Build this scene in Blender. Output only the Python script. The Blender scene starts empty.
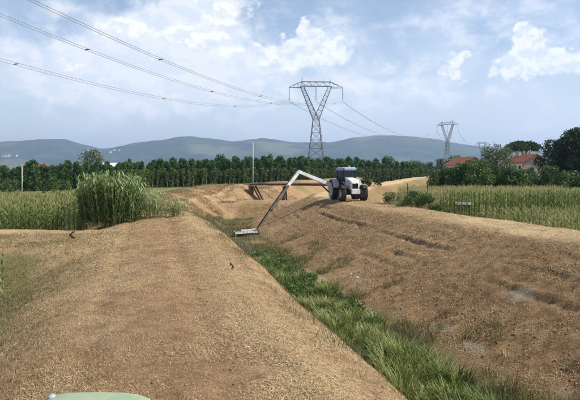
import bpy, math, random
import numpy as np
from mathutils import Vector, Matrix

S = bpy.context.scene
COL = S.collection
R = math.radians
rng = np.random.default_rng(7)
random.seed(7)

# ------------------------------------------------------------------ camera
CZ, F, HY = 4.3, 560.0, 170.0           # eye height over the plain, focal length and horizon row in photo pixels
cam = bpy.data.objects.new('camera', bpy.data.cameras.new('camera'))
COL.objects.link(cam)
cam.location = (0, 0, CZ)
cam.rotation_euler = (R(90), 0, 0)
cam.data.sensor_width = 36
cam.data.lens = 36 * F / 580
cam.data.shift_y = -(200 - HY) / 580
cam.data.clip_start = 0.05
cam.data.clip_end = 30000
S.camera = cam

# ------------------------------------------------------------------ sky and sun
SUN_AZ, SUN_EL = R(97), R(47)            # from the right
w = bpy.data.worlds.new('World'); S.world = w; w.use_nodes = True
nt = w.node_tree; nt.nodes.clear()
def N(t, **k):
    n = nt.nodes.new(t)
    for a, b in k.items(): setattr(n, a, b)
    return n
def L(a, b): nt.links.new(a, b)
def M(op, a, b=None, c=None, clamp=False):
    n = nt.nodes.new('ShaderNodeMath'); n.operation = op; n.use_clamp = clamp
    for i, v in enumerate((a, b, c)):
        if v is None: continue
        if isinstance(v, (int, float)): n.inputs[i].default_value = v
        else: nt.links.new(v, n.inputs[i])
    return n.outputs[0]
def SS(x, a, b):
    n = nt.nodes.new('ShaderNodeMapRange'); n.interpolation_type = 'SMOOTHSTEP'
    nt.links.new(x, n.inputs[0]); n.inputs[1].default_value = a; n.inputs[2].default_value = b
    return n.outputs[0]
def MIXC(f, a, b):
    n = nt.nodes.new('ShaderNodeMix'); n.data_type = 'RGBA'
    for sock, v in ((n.inputs[0], f), (n.inputs[6], a), (n.inputs[7], b)):
        if isinstance(v, (int, float)): sock.default_value = v
        elif isinstance(v, tuple): sock.default_value = v if len(v) == 4 else (*v, 1)
        else: nt.links.new(v, sock)
    return n.outputs[2]
sky = N('ShaderNodeTexSky', sky_type='NISHITA', sun_disc=False)
sky.sun_elevation = SUN_EL; sky.sun_rotation = SUN_AZ
sky.air_density = 1.0; sky.dust_density = 1.2; sky.ozone_density = 1.2
tc = N('ShaderNodeTexCoord')
sep = N('ShaderNodeSeparateXYZ'); L(tc.outputs['Generated'], sep.inputs[0])
X, Y, Z = sep.outputs
az = M('ARCTAN2', X, Y)
el = M('ARCSINE', Z)
def noise3(scale, zscale, detail, rough, off=(0, 0, 0), dist=0.0):
    mp = N('ShaderNodeMapping'); L(tc.outputs['Generated'], mp.inputs[0])
    mp.inputs['Scale'].default_value = (1, 1, zscale); mp.inputs['Location'].default_value = off
    n = N('ShaderNodeTexNoise'); L(mp.outputs[0], n.inputs[0])
    n.inputs['Scale'].default_value = scale; n.inputs['Detail'].default_value = detail
    n.inputs['Roughness'].default_value = rough; n.inputs['Distortion'].default_value = dist
    return n.outputs[0]
lo_ = noise3(5.0, 1.9, 3, .5)
hi_ = noise3(17.0, 1.5, 8, .60, dist=.25)
sunoff = .016
hi2 = noise3(17.0, 1.5, 8, .60, off=(sunoff*.8, sunoff*.3, sunoff*1.0), dist=.25)
def ang(px, py):
    x, z = (px - 290) / F, (HY - py) / F
    return math.atan(x), math.atan(z / math.sqrt(1 + x * x))
def blob(px, py, rx, ry, wgt):
    a, e = ang(px, py)
    u = M('DIVIDE', M('SUBTRACT', az, a), rx / F)
    v = M('DIVIDE', M('SUBTRACT', el, e), ry / F)
    q = M('ADD', M('MULTIPLY', u, u), M('MULTIPLY', v, v))
    return M('MULTIPLY', M('EXPONENT', M('MULTIPLY', q, -1.0)), wgt)
def addall(l):
    a = l[0]
    for b in l[1:]: a = M('ADD', a, b)
    return a
# broad soft cloud bank
soft = addall([blob(165, 42, 86, 40, .66), blob(205, 8, 50, 34, .5), blob(110, 66, 70, 34, .46), blob(225, 74, 66, 28, .46), blob(40, 84, 90, 26, .42), blob(170, 100, 130, 18, .34),
               blob(350, 26, 34, 16, .30), blob(400, 80, 60, 22, .26), blob(470, 28, 40, 18, .26), blob(545, 30, 50, 26, .36), blob(345, 88, 80, 26, .30), blob(490, 92, 80, 16, .24)])
Fs = M('ADD', M('ADD', soft, M('MULTIPLY', M('SUBTRACT', hi_, .5), 1.15)), M('MULTIPLY', M('SUBTRACT', lo_, .50), .8))
smask = SS(Fs, .08, .60)
# cumulus heads with hard edges
cu = noise3(34.0, 1.25, 8, .58, dist=.15)
cu2 = noise3(34.0, 1.25, 8, .58, off=(.0, .004, .011), dist=.15)
cum = addall([blob(312, 42, 22, 15, .62), blob(300, 58, 34, 16, .56), blob(336, 50, 14, 12, .50), blob(303, 24, 7, 7, .48), blob(524, 64, 30, 11, .58), blob(522, 36, 9, 15, .60), blob(531, 30, 14, 9, .45), blob(540, 46, 9, 10, .40),
              blob(562, 64, 36, 14, .56), blob(455, 68, 10, 11, .50), blob(466, 55, 16, 5, .38), blob(398, 70, 14, 5, .30), blob(442, 72, 8, 5, .36), blob(225, 14, 30, 18, .40), blob(228, 50, 26, 12, .36), blob(170, 34, 44, 14, .34), blob(270, 54, 16, 9, .42), blob(120, 28, 30, 10, .34), blob(70, 68, 22, 9, .30)])
Fc = M('ADD', cum, M('MULTIPLY', M('SUBTRACT', cu, .5), 1.5))
cmask = SS(Fc, .24, .46)
veil = addall([blob(150, 70, 190, 60, .34), blob(350, 95, 160, 45, .28), blob(540, 90, 120, 70, .2), M('MULTIPLY', SS(lo_, .38, .68), .34)])
veil = M('ADD', veil, M('MULTIPLY', SS(el, .24, .0), .60))
veil = M('ADD', veil, M('MULTIPLY', M('SUBTRACT', hi_, .5), .40), clamp=True)
lit1 = SS(M('SUBTRACT', hi_, hi2), -.08, .09)
lit2 = SS(M('SUBTRACT', cu, cu2), -.10, .09)
scol = MIXC(lit1, (5.9, 6.35, 7.1), (6.8, 6.95, 7.35))
ccol = MIXC(lit2, (5.9, 6.3, 7.1), (7.9, 7.9, 8.0))
skyc = MIXC(M('MULTIPLY', veil, .80), sky.outputs[0], (5.5, 6.1, 7.15))
fin = MIXC(M('MULTIPLY', smask, .84), skyc, scol)
fin = MIXC(M('MULTIPLY', cmask, .72), fin, ccol)
bg = N('ShaderNodeBackground'); L(fin, bg.inputs[0]); bg.inputs[1].default_value = 0.118
wo = N('ShaderNodeOutputWorld'); L(bg.outputs[0], wo.inputs[0])

sun = bpy.data.objects.new('sun', bpy.data.lights.new('sun', 'SUN')); COL.objects.link(sun)
sun.data.energy = 4.9; sun.data.angle = R(.53); sun.data.color = (1, .94, .845)
sd = Vector((math.sin(SUN_AZ) * math.cos(SUN_EL), math.cos(SUN_AZ) * math.cos(SUN_EL), math.sin(SUN_EL)))
sun.rotation_euler = sd.to_track_quat('Z', 'Y').to_euler()
sun.location = (60, 30, 90)

S.render.engine = 'CYCLES'
S.view_settings.view_transform = 'Standard'; S.view_settings.look = 'None'
S.view_settings.exposure = 0.42; S.view_settings.gamma = 1.0
S.cycles.transparent_max_bounces = 8

# ------------------------------------------------------------------ materials
def material(name):
    m = bpy.data.materials.new(name); m.use_nodes = True
    return m, m.node_tree, m.node_tree.nodes['Principled BSDF']
def use(tree):
    global nt
    nt = tree
def plain(name, col, rough=.6, metal=0.0, var=.12, scale=6.0, bump=0.0, spec=.3):
    """one colour with procedural wear"""
    m, t, b = material(name); use(t)
    c = N('ShaderNodeTexCoord'); n = N('ShaderNodeTexNoise'); L(c.outputs['Object'], n.inputs[0])
    n.inputs['Scale'].default_value = scale; n.inputs['Detail'].default_value = 6
    f = SS(n.outputs[0], .3, .7)
    L(MIXC(f, tuple(x * (1 - var) for x in col), tuple(min(1, x * (1 + var)) for x in col)), b.inputs['Base Color'])
    b.inputs['Roughness'].default_value = rough; b.inputs['Metallic'].default_value = metal
    b.inputs['Specular IOR Level'].default_value = spec
    if bump:
        bp = N('ShaderNodeBump'); bp.inputs['Strength'].default_value = bump; bp.inputs['Distance'].default_value = .02
        L(n.outputs[0], bp.inputs['Height']); L(bp.outputs[0], b.inputs['Normal'])
    return m
def leafmat(name, cols, trans=.35, rough=.55):
    """foliage: colour ramps over a per-leaf random value, part of the light passes through"""
    m, t, b = material(name); use(t)
    a = N('ShaderNodeAttribute', attribute_name='rnd')
    oi = N('ShaderNodeObjectInfo')
    v = M('ADD', M('MULTIPLY', a.outputs['Fac'], .72), M('MULTIPLY', oi.outputs['Random'], .28))
    cr = N('ShaderNodeValToRGB'); L(v, cr.inputs[0])
    e = cr.color_ramp.elements
    while len(e) < len(cols): e.new(.5)
    for i, c in enumerate(cols): e[i].position = i / (len(cols) - 1); e[i].color = (*c, 1)
    L(cr.outputs[0], b.inputs['Base Color']); b.inputs['Roughness'].default_value = rough
    b.inputs['Specular IOR Level'].default_value = .25
    tr = N('ShaderNodeBsdfTranslucent'); L(cr.outputs[0], tr.inputs[0])
    mx = N('ShaderNodeMixShader'); mx.inputs[0].default_value = trans
    o = t.nodes['Material Output']
    L(b.outputs[0], mx.inputs[1]); L(tr.outputs[0], mx.inputs[2]); L(mx.outputs[0], o.inputs[0])
    return m
def soilmat(name, dark, light, straw, green, grey, nscale=1.0):
    """earth with dry clippings; the zone attribute gives green growth (r), straw (g), pale dried mud (b)"""
    m, t, b = material(name); use(t)
    g = N('ShaderNodeNewGeometry')
    def nz(s, d=6, r=.6, di=0):
        n = N('ShaderNodeTexNoise'); L(g.outputs['Position'], n.inputs[0])
        n.inputs['Scale'].default_value = s; n.inputs['Detail'].default_value = d; n.inputs['Roughness'].default_value = r
        n.inputs['Distortion'].default_value = di
        return n.outputs[0]
    big, mid, fine, vf = nz(.35 * nscale, 4), nz(2.4 * nscale, 6, .65), nz(16 * nscale, 6, .7, .6), nz(70 * nscale, 3, .6, 1.0)
    a = N('ShaderNodeAttribute', attribute_name='zone')
    sp = N('ShaderNodeSeparateColor'); L(a.outputs['Color'], sp.inputs[0])
    gr, st, gy = sp.outputs
    base = MIXC(SS(M('ADD', M('MULTIPLY', mid, .5), M('MULTIPLY', fine, .5)), .36, .64), dark, light)
    sf = M('ADD', M('MULTIPLY', M('SUBTRACT', fine, .5), 1.3), M('MULTIPLY', M('SUBTRACT', vf, .5), 1.5))
    sf = SS(M('ADD', M('ADD', st, M('MULTIPLY', M('SUBTRACT', mid, .5), .7)), sf), .25, .95)
    c1 = MIXC(M('MULTIPLY', sf, .9), base, straw)
    yf = SS(M('ADD', gy, M('MULTIPLY', M('SUBTRACT', mid, .5), .8)), .35, .8)
    c2 = MIXC(M('MULTIPLY', yf, .75), c1, grey)
    gf = SS(M('ADD', M('ADD', gr, M('MULTIPLY', M('SUBTRACT', mid, .5), .9)), M('MULTIPLY', M('SUBTRACT', fine, .5), .8)), .25, .85)
    c3 = MIXC(M('MULTIPLY', gf, .8), c2, green)
    c4 = MIXC(M('MULTIPLY', SS(big, .35, .7), .16), c3, dark)
    L(c4, b.inputs['Base Color']); b.inputs['Roughness'].default_value = .95; b.inputs['Specular IOR Level'].default_value = .1
    bp = N('ShaderNodeBump'); bp.inputs['Strength'].default_value = 1.0; bp.inputs['Distance'].default_value = .08
    L(M('ADD', M('ADD', M('MULTIPLY', fine, .6), M('MULTIPLY', vf, .25)), mid), bp.inputs['Height']); L(bp.outputs[0], b.inputs['Normal'])
    return m
def dusty(name, col, dust=(.34, .27, .19), rough=.4, amt=.55, scale=2.2):
    m = plain(name, col, rough, 0, .1, 6, 0, .5); t = m.node_tree; use(t); b = t.nodes['Principled BSDF']
    src = b.inputs['Base Color'].links[0].from_socket
    c = N('ShaderNodeTexCoord'); n = N('ShaderNodeTexNoise'); L(c.outputs['Object'], n.inputs[0])
    n.inputs['Scale'].default_value = scale; n.inputs['Detail'].default_value = 9; n.inputs['Roughness'].default_value = .7
    f = M('MULTIPLY', SS(n.outputs[0], .42, .68), amt)
    L(MIXC(f, src, dust), b.inputs['Base Color']); L(M('ADD', M('MULTIPLY', f, .6), rough), b.inputs['Roughness'])
    return m
MT = {}
DARK, LIGHT, STRAW, GREEN, GREY = (.205, .125, .064), (.385, .25, .135), (.53, .40, .225), (.125, .13, .042), (.31, .272, .205)
MT['bank'] = soilmat('mown_bank_earth', DARK, LIGHT, STRAW, GREEN, GREY)
MT['slope'] = soilmat('mown_slope_earth', (.135, .082, .038), (.36, .235, .12), (.53, .40, .22), GREEN, GREY)
MT['bed'] = soilmat('ditch_mud', (.045, .035, .024), (.10, .078, .05), (.2, .17, .09), (.07, .10, .03), (.14, .12, .09))
MT['field'] = soilmat('field_earth', (.16, .12, .06), (.30, .24, .13), (.40, .33, .17), (.12, .15, .045), GREY, .5)
MT['straw'] = leafmat('dry_clippings', [(.16, .095, .045), (.37, .25, .13), (.52, .395, .22), (.68, .56, .36)], .15, .7)
MT['grass'] = leafmat('ditch_grass', [(.018, .034, .008), (.05, .085, .015), (.10, .145, .026), (.175, .225, .05), (.28, .30, .10), (.46, .40, .22)], .35, .45)
MT['turf'] = leafmat('slope_turf', [(.065, .062, .022), (.115, .112, .038), (.19, .165, .065), (.34, .26, .13)], .2)
MT['maize'] = leafmat('maize_leaf', [(.04, .085, .016), (.085, .145, .03), (.145, .20, .05), (.27, .28, .10), (.40, .34, .16)], .35)
MT['maize_dry'] = leafmat('ripening_maize_leaf', [(.05, .10, .018), (.10, .16, .032), (.17, .21, .055), (.29, .29, .11), (.38, .32, .15)], .35)
MT['cane'] = leafmat('cane_leaf', [(.045, .09, .022), (.10, .18, .05), (.18, .275, .095), (.32, .39, .18), (.44, .43, .25)], .3)
MT['cane_stem'] = plain('cane_stem', (.26, .24, .11), .6)
MT['poplar'] = leafmat('poplar_leaf', [(.018, .045, .012), (.038, .085, .02), (.062, .125, .028), (.10, .17, .042)], .3)
MT['slim'] = leafmat('nursery_leaf', [(.025, .05, .012), (.06, .105, .022), (.10, .155, .035), (.16, .20, .06)], .3)
MT['darkleaf'] = leafmat('dark_tree_leaf', [(.008, .022, .008), (.018, .045, .012), (.03, .07, .017), (.055, .10, .025)], .2)
MT['willow'] = leafmat('willow_leaf', [(.05, .075, .03), (.095, .125, .055), (.15, .18, .085), (.21, .23, .12)], .3)
MT['bushleaf'] = leafmat('bush_leaf', [(.02, .05, .012), (.05, .10, .022), (.085, .145, .035), (.13, .19, .05)], .3)
MT['yellowbush'] = leafmat('yellowish_bush_leaf', [(.06, .085, .02), (.10, .14, .03), (.15, .18, .045)], .3)
MT['dryhead'] = plain('dry_seed_head', (.13, .07, .035), .9)
MT['bark'] = plain('bark', (.12, .09, .06), .9, bump=.5)
MT['palebark'] = plain('pale_bark', (.28, .26, .19), .9, bump=.4)
MT['steel'] = plain('galvanised_steel', (.19, .21, .23), .55, .3, scale=.7)
MT['insul'] = plain('insulator_glass', (.10, .13, .13), .2)
MT['wire'] = plain('aluminium_conductor', (.30, .31, .33), .5, .6)
MT['concrete'] = plain('pole_concrete', (.50, .48, .43), .85, bump=.3)
MT['bridgewood'] = plain('weathered_bridge_timber', (.125, .10, .076), .9, scale=3, bump=.5)
MT['bridgesteel'] = plain('rusty_bridge_beam', (.10, .080, .066), .8, scale=2, bump=.3)
MT['white'] = dusty('white_paint', (.70, .71, .71))
MT['blue'] = dusty('blue_paint', (.26, .38, .56))
MT['black'] = plain('black_plastic', (.02, .02, .021), .5)
MT['rubber'] = plain('dusty_rubber', (.035, .031, .027), .9, var=.4, scale=9)
MT['rim'] = plain('wheel_rim', (.42, .43, .43), .5, var=.2)
MT['armdark'] = plain('dark_dipper_arm', (.13, .105, .085), .7, scale=3, var=.35)  # mottled dark brown over the lower arm and head bracket
MT['headgrey'] = plain('worn_steel', (.30, .30, .28), .5, .3, var=.4)
MT['headcream'] = plain('cream_paint', (.62, .54, .40), .5, var=.15)
MT['chrome'] = plain('cylinder_rod', (.6, .6, .6), .2, 1)
MT['lamp'] = plain('lamp_lens', (.75, .76, .74), .15, spec=.7)
MT['amber'] = plain('amber_lens', (.7, .25, .03), .2)
MT['green'] = dusty('faded_green_paint', (.25, .33, .19), (.34, .33, .22), .5, .5, 9.0)
MT['greypaint'] = plain('grey_paint', (.34, .36, .38), .5)
MT['hill'] = None
MT['plaster'] = plain('white_plaster', (.70, .66, .58), .9, scale=1.2)
MT['stonewall'] = plain('grey_stone_wall', (.33, .265, .21), .95, scale=2.5, var=.25, bump=.4)
MT['rooftile'] = plain('terracotta_tiles', (.27, .11, .075), .85, scale=3, var=.3, bump=.5)
MT['brick'] = plain('red_brick', (.33, .10, .055), .9, scale=4, var=.25)
MT['shutter'] = plain('dark_shutter', (.05, .045, .035), .6)
MT['sheet'] = plain('white_sheet_metal', (.74, .75, .74), .5)
MT['feather'] = plain('black_feathers', (.012, .012, .014), .5)
MT['breast'] = plain('pale_feathers', (.6, .58, .52), .8)
MT['stone'] = plain('pale_stone', (.5, .48, .43), .9, bump=.4)
MT['clod'] = plain('earth_clod', (.22, .135, .07), 1, var=.4, scale=2, bump=.6)
MT['barkpiece'] = plain('dark_bark_piece', (.06, .035, .02), .95, bump=.5)
def glassmat():
    m, t, b = material('tinted_glass')
    b.inputs['Base Color'].default_value = (.02, .03, .035, 1); b.inputs['Roughness'].default_value = .05
    b.inputs['Specular IOR Level'].default_value = .8
    use(t); tr = N('ShaderNodeBsdfTransparent'); tr.inputs[0].default_value = (.55, .66, .66, 1)
    mx = N('ShaderNodeMixShader'); mx.inputs[0].default_value = .45
    L(b.outputs[0], mx.inputs[1]); L(tr.outputs[0], mx.inputs[2]); L(mx.outputs[0], t.nodes['Material Output'].inputs[0])
    return m
MT['glass'] = glassmat()
def watermat():
    m, t, b = material('ditch_water'); use(t)
    b.inputs['Base Color'].default_value = (.035, .04, .028, 1); b.inputs['Roughness'].default_value = .08
    g = N('ShaderNodeNewGeometry'); n = N('ShaderNodeTexNoise'); L(g.outputs['Position'], n.inputs[0]); n.inputs['Scale'].default_value = 5
    bp = N('ShaderNodeBump'); bp.inputs['Strength'].default_value = .12; L(n.outputs[0], bp.inputs['Height']); L(bp.outputs[0], b.inputs['Normal'])
    return m
MT['water'] = watermat()
def hillmat():
    m, t, b = material('wooded_hillside'); use(t)
    g = N('ShaderNodeNewGeometry'); n = N('ShaderNodeTexNoise'); L(g.outputs['Position'], n.inputs[0])
    n.inputs['Scale'].default_value = .006; n.inputs['Detail'].default_value = 9; n.inputs['Roughness'].default_value = .65
    n2 = N('ShaderNodeTexNoise'); L(g.outputs['Position'], n2.inputs[0]); n2.inputs['Scale'].default_value = .0018; n2.inputs['Detail'].default_value = 5
    c = MIXC(SS(n.outputs[0], .4, .62), (.016, .034, .018), (.045, .07, .03))
    c = MIXC(M('MULTIPLY', SS(n2.outputs[0], .55, .66), .6), c, (.15, .15, .07))
    L(c, b.inputs['Base Color']); b.inputs['Roughness'].default_value = 1; b.inputs['Specular IOR Level'].default_value = 0
    return m
MT['hill'] = hillmat()

# ------------------------------------------------------------------ mesh helpers
def tag(o, label=None, cat=None, group=None, kind=None):
    if label: o['label'] = label
    if cat: o['category'] = cat
    if group: o['group'] = group
    if kind: o['kind'] = kind
    return o
def link(name, me, parent=None):
    o = bpy.data.objects.new(name, me); COL.objects.link(o)
    if parent is not None: o.parent = parent
    return o
def empty(name, loc=(0, 0, 0), rz=0, sc=1.0):
    o = bpy.data.objects.new(name, None); COL.objects.link(o)
    o.location = loc; o.rotation_euler = (0, 0, rz); o.scale = (sc, sc, sc) if not isinstance(sc, tuple) else sc
    return o
def npmesh(name, V, Fq, mat, attrs=None, smooth=False):
    """mesh from numpy vertices and an (n,3) or (n,4) face array"""
    V = np.asarray(V, np.float32); Fq = np.asarray(Fq, np.int32)
    me = bpy.data.meshes.new(name); k = Fq.shape[1]
    me.vertices.add(len(V)); me.vertices.foreach_set('co', V.ravel())
    me.loops.add(Fq.size); me.loops.foreach_set('vertex_index', Fq.ravel())
    me.polygons.add(len(Fq)); me.polygons.foreach_set('loop_start', np.arange(0, Fq.size, k, dtype=np.int32))
    me.polygons.foreach_set('loop_total', np.full(len(Fq), k, np.int32))
    if smooth: me.polygons.foreach_set('use_smooth', np.ones(len(Fq), bool))
    for an, (ty, data) in (attrs or {}).items():
        a = me.attributes.new(an, ty, 'POINT')
        a.data.foreach_set('color' if 'COLOR' in ty else 'value', np.asarray(data, np.float32).ravel())
    me.update(calc_edges=True); me.validate()
    if mat: me.materials.append(MT[mat] if isinstance(mat, str) else mat)
    return me
class MB:
    def __init__(s): s.v = []; s.f = []
    def add(s, v, f):
        o = len(s.v); s.v += [tuple(p) for p in v]; s.f += [tuple(i + o for i in q) for q in f]; return s
    def box(s, c, d, m=None, taper=1.0):
        v = []
        for z in (-1, 1):
            k = taper if z > 0 else 1
            for x, y in ((-1, -1), (1, -1), (1, 1), (-1, 1)): v.append(Vector((x * d[0] / 2 * k, y * d[1] / 2 * k, z * d[2] / 2)))
        if m is not None: v = [m @ p for p in v]
        v = [p + Vector(c) for p in v]
        return s.add(v, [(3, 2, 1, 0), (4, 5, 6, 7), (0, 1, 5, 4), (1, 2, 6, 5), (2, 3, 7, 6), (3, 0, 4, 7)])
    def bar(s, a, b, w, h=None, w2=None, h2=None):
        a, b = Vector(a), Vector(b); d = (b - a).normalized()
        up = Vector((0, 0, 1)) if abs(d.z) < .95 else Vector((0, 1, 0))
        x = d.cross(up).normalized(); y = x.cross(d).normalized(); h = h or w
        w2 = w2 or w; h2 = h2 or h; v = []
        for p, ww, hh in ((a, w, h), (b, w2, h2)):
            for i, j in ((-1, -1), (1, -1), (1, 1), (-1, 1)): v.append(p + x * i * ww / 2 + y * j * hh / 2)
        return s.add(v, [(3, 2, 1, 0), (4, 5, 6, 7), (0, 1, 5, 4), (1, 2, 6, 5), (2, 3, 7, 6), (3, 0, 4, 7)])
    def tube(s, pts, r, n=8, r2=None, cap=True):
        pts = [Vector(p) for p in pts]; m = len(pts); v = []; f = []
        rs = r if isinstance(r, (list, tuple)) else [r + ((r2 if r2 is not None else r) - r) * i / max(1, m - 1) for i in range(m)]
        for i, p in enumerate(pts):
            d = (pts[min(i + 1, m - 1)] - pts[max(i - 1, 0)]).normalized()
            up = Vector((0, 0, 1)) if abs(d.z) < .9 else Vector((1, 0, 0))
            x = d.cross(up).normalized(); y = x.cross(d)
            for k in range(n):
                a = 2 * math.pi * k / n; v.append(p + (x * math.cos(a) + y * math.sin(a)) * rs[i])
        for i in range(m - 1):
            for k in range(n): f.append((i * n + k, i * n + (k + 1) % n, (i + 1) * n + (k + 1) % n, (i + 1) * n + k))
        if cap: f += [tuple(range(n - 1, -1, -1)), tuple((m - 1) * n + k for k in range(n))]
        return s.add(v, f)
    def lathe(s, prof, axis='y', n=24, c=(0, 0, 0)):
        """closed ring of (radius, offset) pairs turned about an axis"""
        v = []; f = []; m = len(prof)
        for k in range(n):
            a = 2 * math.pi * k / n; ca, sa = math.cos(a), math.sin(a)
            for r, o in prof:
                p = {'y': (r * ca, o, r * sa), 'x': (o, r * ca, r * sa), 'z': (r * ca, r * sa, o)}[axis]
                v.append((p[0] + c[0], p[1] + c[1], p[2] + c[2]))
        for k in range(n):
            for i in range(m):
                j = (i + 1) % m; k2 = (k + 1) % n
                f.append((k * m + i, k * m + j, k2 * m + j, k2 * m + i))
        return s.add(v, f)
    def loft(s, rings, cap=True):
        n = len(rings[0]); v = [p for r in rings for p in r]; f = []
        for i in range(len(rings) - 1):
            for k in range(n): f.append((i * n + k, i * n + (k + 1) % n, (i + 1) * n + (k + 1) % n, (i + 1) * n + k))
        if cap: f += [tuple(range(n - 1, -1, -1)), tuple((len(rings) - 1) * n + k for k in range(n))]
        return s.add(v, f)
    def mesh(s, name, mat, smooth=False, bevel=0):
        me = bpy.data.meshes.new(name); me.from_pydata(s.v, [], s.f)
        import bmesh
        bm = bmesh.new(); bm.from_mesh(me); bmesh.ops.recalc_face_normals(bm, faces=bm.faces)
        if bevel: bmesh.ops.bevel(bm, geom=list(bm.edges), offset=bevel, segments=2, affect='EDGES', profile=.6)
        bm.to_mesh(me); bm.free()
        if smooth:
            for p in me.polygons: p.use_smooth = True
        me.materials.append(MT[mat]); return me
    def build(s, name, mat, parent=None, smooth=False, bevel=0):
        return link(name, s.mesh(name, mat, smooth, bevel), parent)
def copy_tree(o, parent=None):
    c = o.copy(); COL.objects.link(c); c.parent = parent
    for ch in [k for k in bpy.data.objects if k.parent == o]: copy_tree(ch, c)
    return c

# ------------------------------------------------------------------ the lie of the land
TH0, TH1, S1, S2 = -R(14), R(17), 46.0, 76.0
RAD = (S2 - S1) / (TH1 - TH0)
def hd(t): return np.array([math.sin(t), math.cos(t)])
def nr(t): return np.array([math.cos(t), -math.sin(t)])
U0, N0, U1, N1 = hd(TH0), nr(TH0), hd(TH1), nr(TH1)
PA = U0 * S1; CC = PA + N0 * RAD
PB = CC - nr(TH1) * RAD
def xy(s, p):
    """distance along the canal and offset to its right -> x, y"""
    s, p = np.broadcast_arrays(np.asarray(s, float), np.asarray(p, float))
    th = TH0 + np.clip((s - S1) / (S2 - S1), 0, 1) * (TH1 - TH0)
    x = CC[0] - np.cos(th) * (RAD - p); y = CC[1] + np.sin(th) * (RAD - p)
    a = np.minimum(s - S1, 0); b = np.maximum(s - S2, 0)
    return x + a * U0[0] + b * U1[0], y + a * U0[1] + b * U1[1]
def sp(x, y):
    x = np.asarray(x, float); y = np.asarray(y, float)
    s0 = x * U0[0] + y * U0[1]; p0 = x * N0[0] + y * N0[1]
    vx, vy = x - CC[0], y - CC[1]
    th = np.arctan2(vy, -vx)
    sa = S1 + (th - TH0) * RAD; pa = RAD - np.hypot(vx, vy)
    s2 = S2 + (x - PB[0]) * U1[0] + (y - PB[1]) * U1[1]; p2 = (x - PB[0]) * N1[0] + (y - PB[1]) * N1[1]
    c0 = s0 < S1; c2 = (s2 > S2) & ~c0
    return np.where(c0, s0, np.where(c2, s2, sa)), np.where(c0, p0, np.where(c2, p2, pa))
LAT = [np.random.default_rng(100 + i).random((256, 256)) for i in range(8)]
def vn(x, y, sc, k=0):
    x = np.asarray(x) / sc + 37.3 * k; y = np.asarray(y) / sc + 11.7 * k
    i = np.floor(x).astype(int); j = np.floor(y).astype(int); u = x - i; v = y - j
    u = u * u * (3 - 2 * u); v = v * v * (3 - 2 * v); T = LAT[k % 8]
    a = T[i % 256, j % 256]; b = T[(i + 1) % 256, j % 256]; c = T[i % 256, (j + 1) % 256]; d = T[(i + 1) % 256, (j + 1) % 256]
    return (a + (b - a) * u) * (1 - v) + (c + (d - c) * u) * v - .5
def fbm(x, y, sc, k=0, o=3): return sum(vn(x, y, sc / 2 ** i, k + i) / 2 ** i for i in range(o))
def sst(x, a, b):
    t = np.clip((np.asarray(x, float) - a) / (b - a), 0, 1); return t * t * (3 - 2 * t)
PP = np.array([-30, -6.4, -5.2, -2.4, -1.4, -.5, 1.4, 2.4, 3.1, 3.6, 5.6, 6.1, 8.1, 8.7, 10, 14.7, 15.4, 16.2, 18.4, 19.2, 22, 23, 30])
ZZ = np.array([.03, .03, .08, 1.22, 1.52, 1.6, 1.6, 1.55, 1.38, 1.05, -1.1, -1.36, -1.36, -1.18, -.72, 1.34, 1.52, 1.58, 1.6, 1.5, .10, .03, .03])
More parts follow.
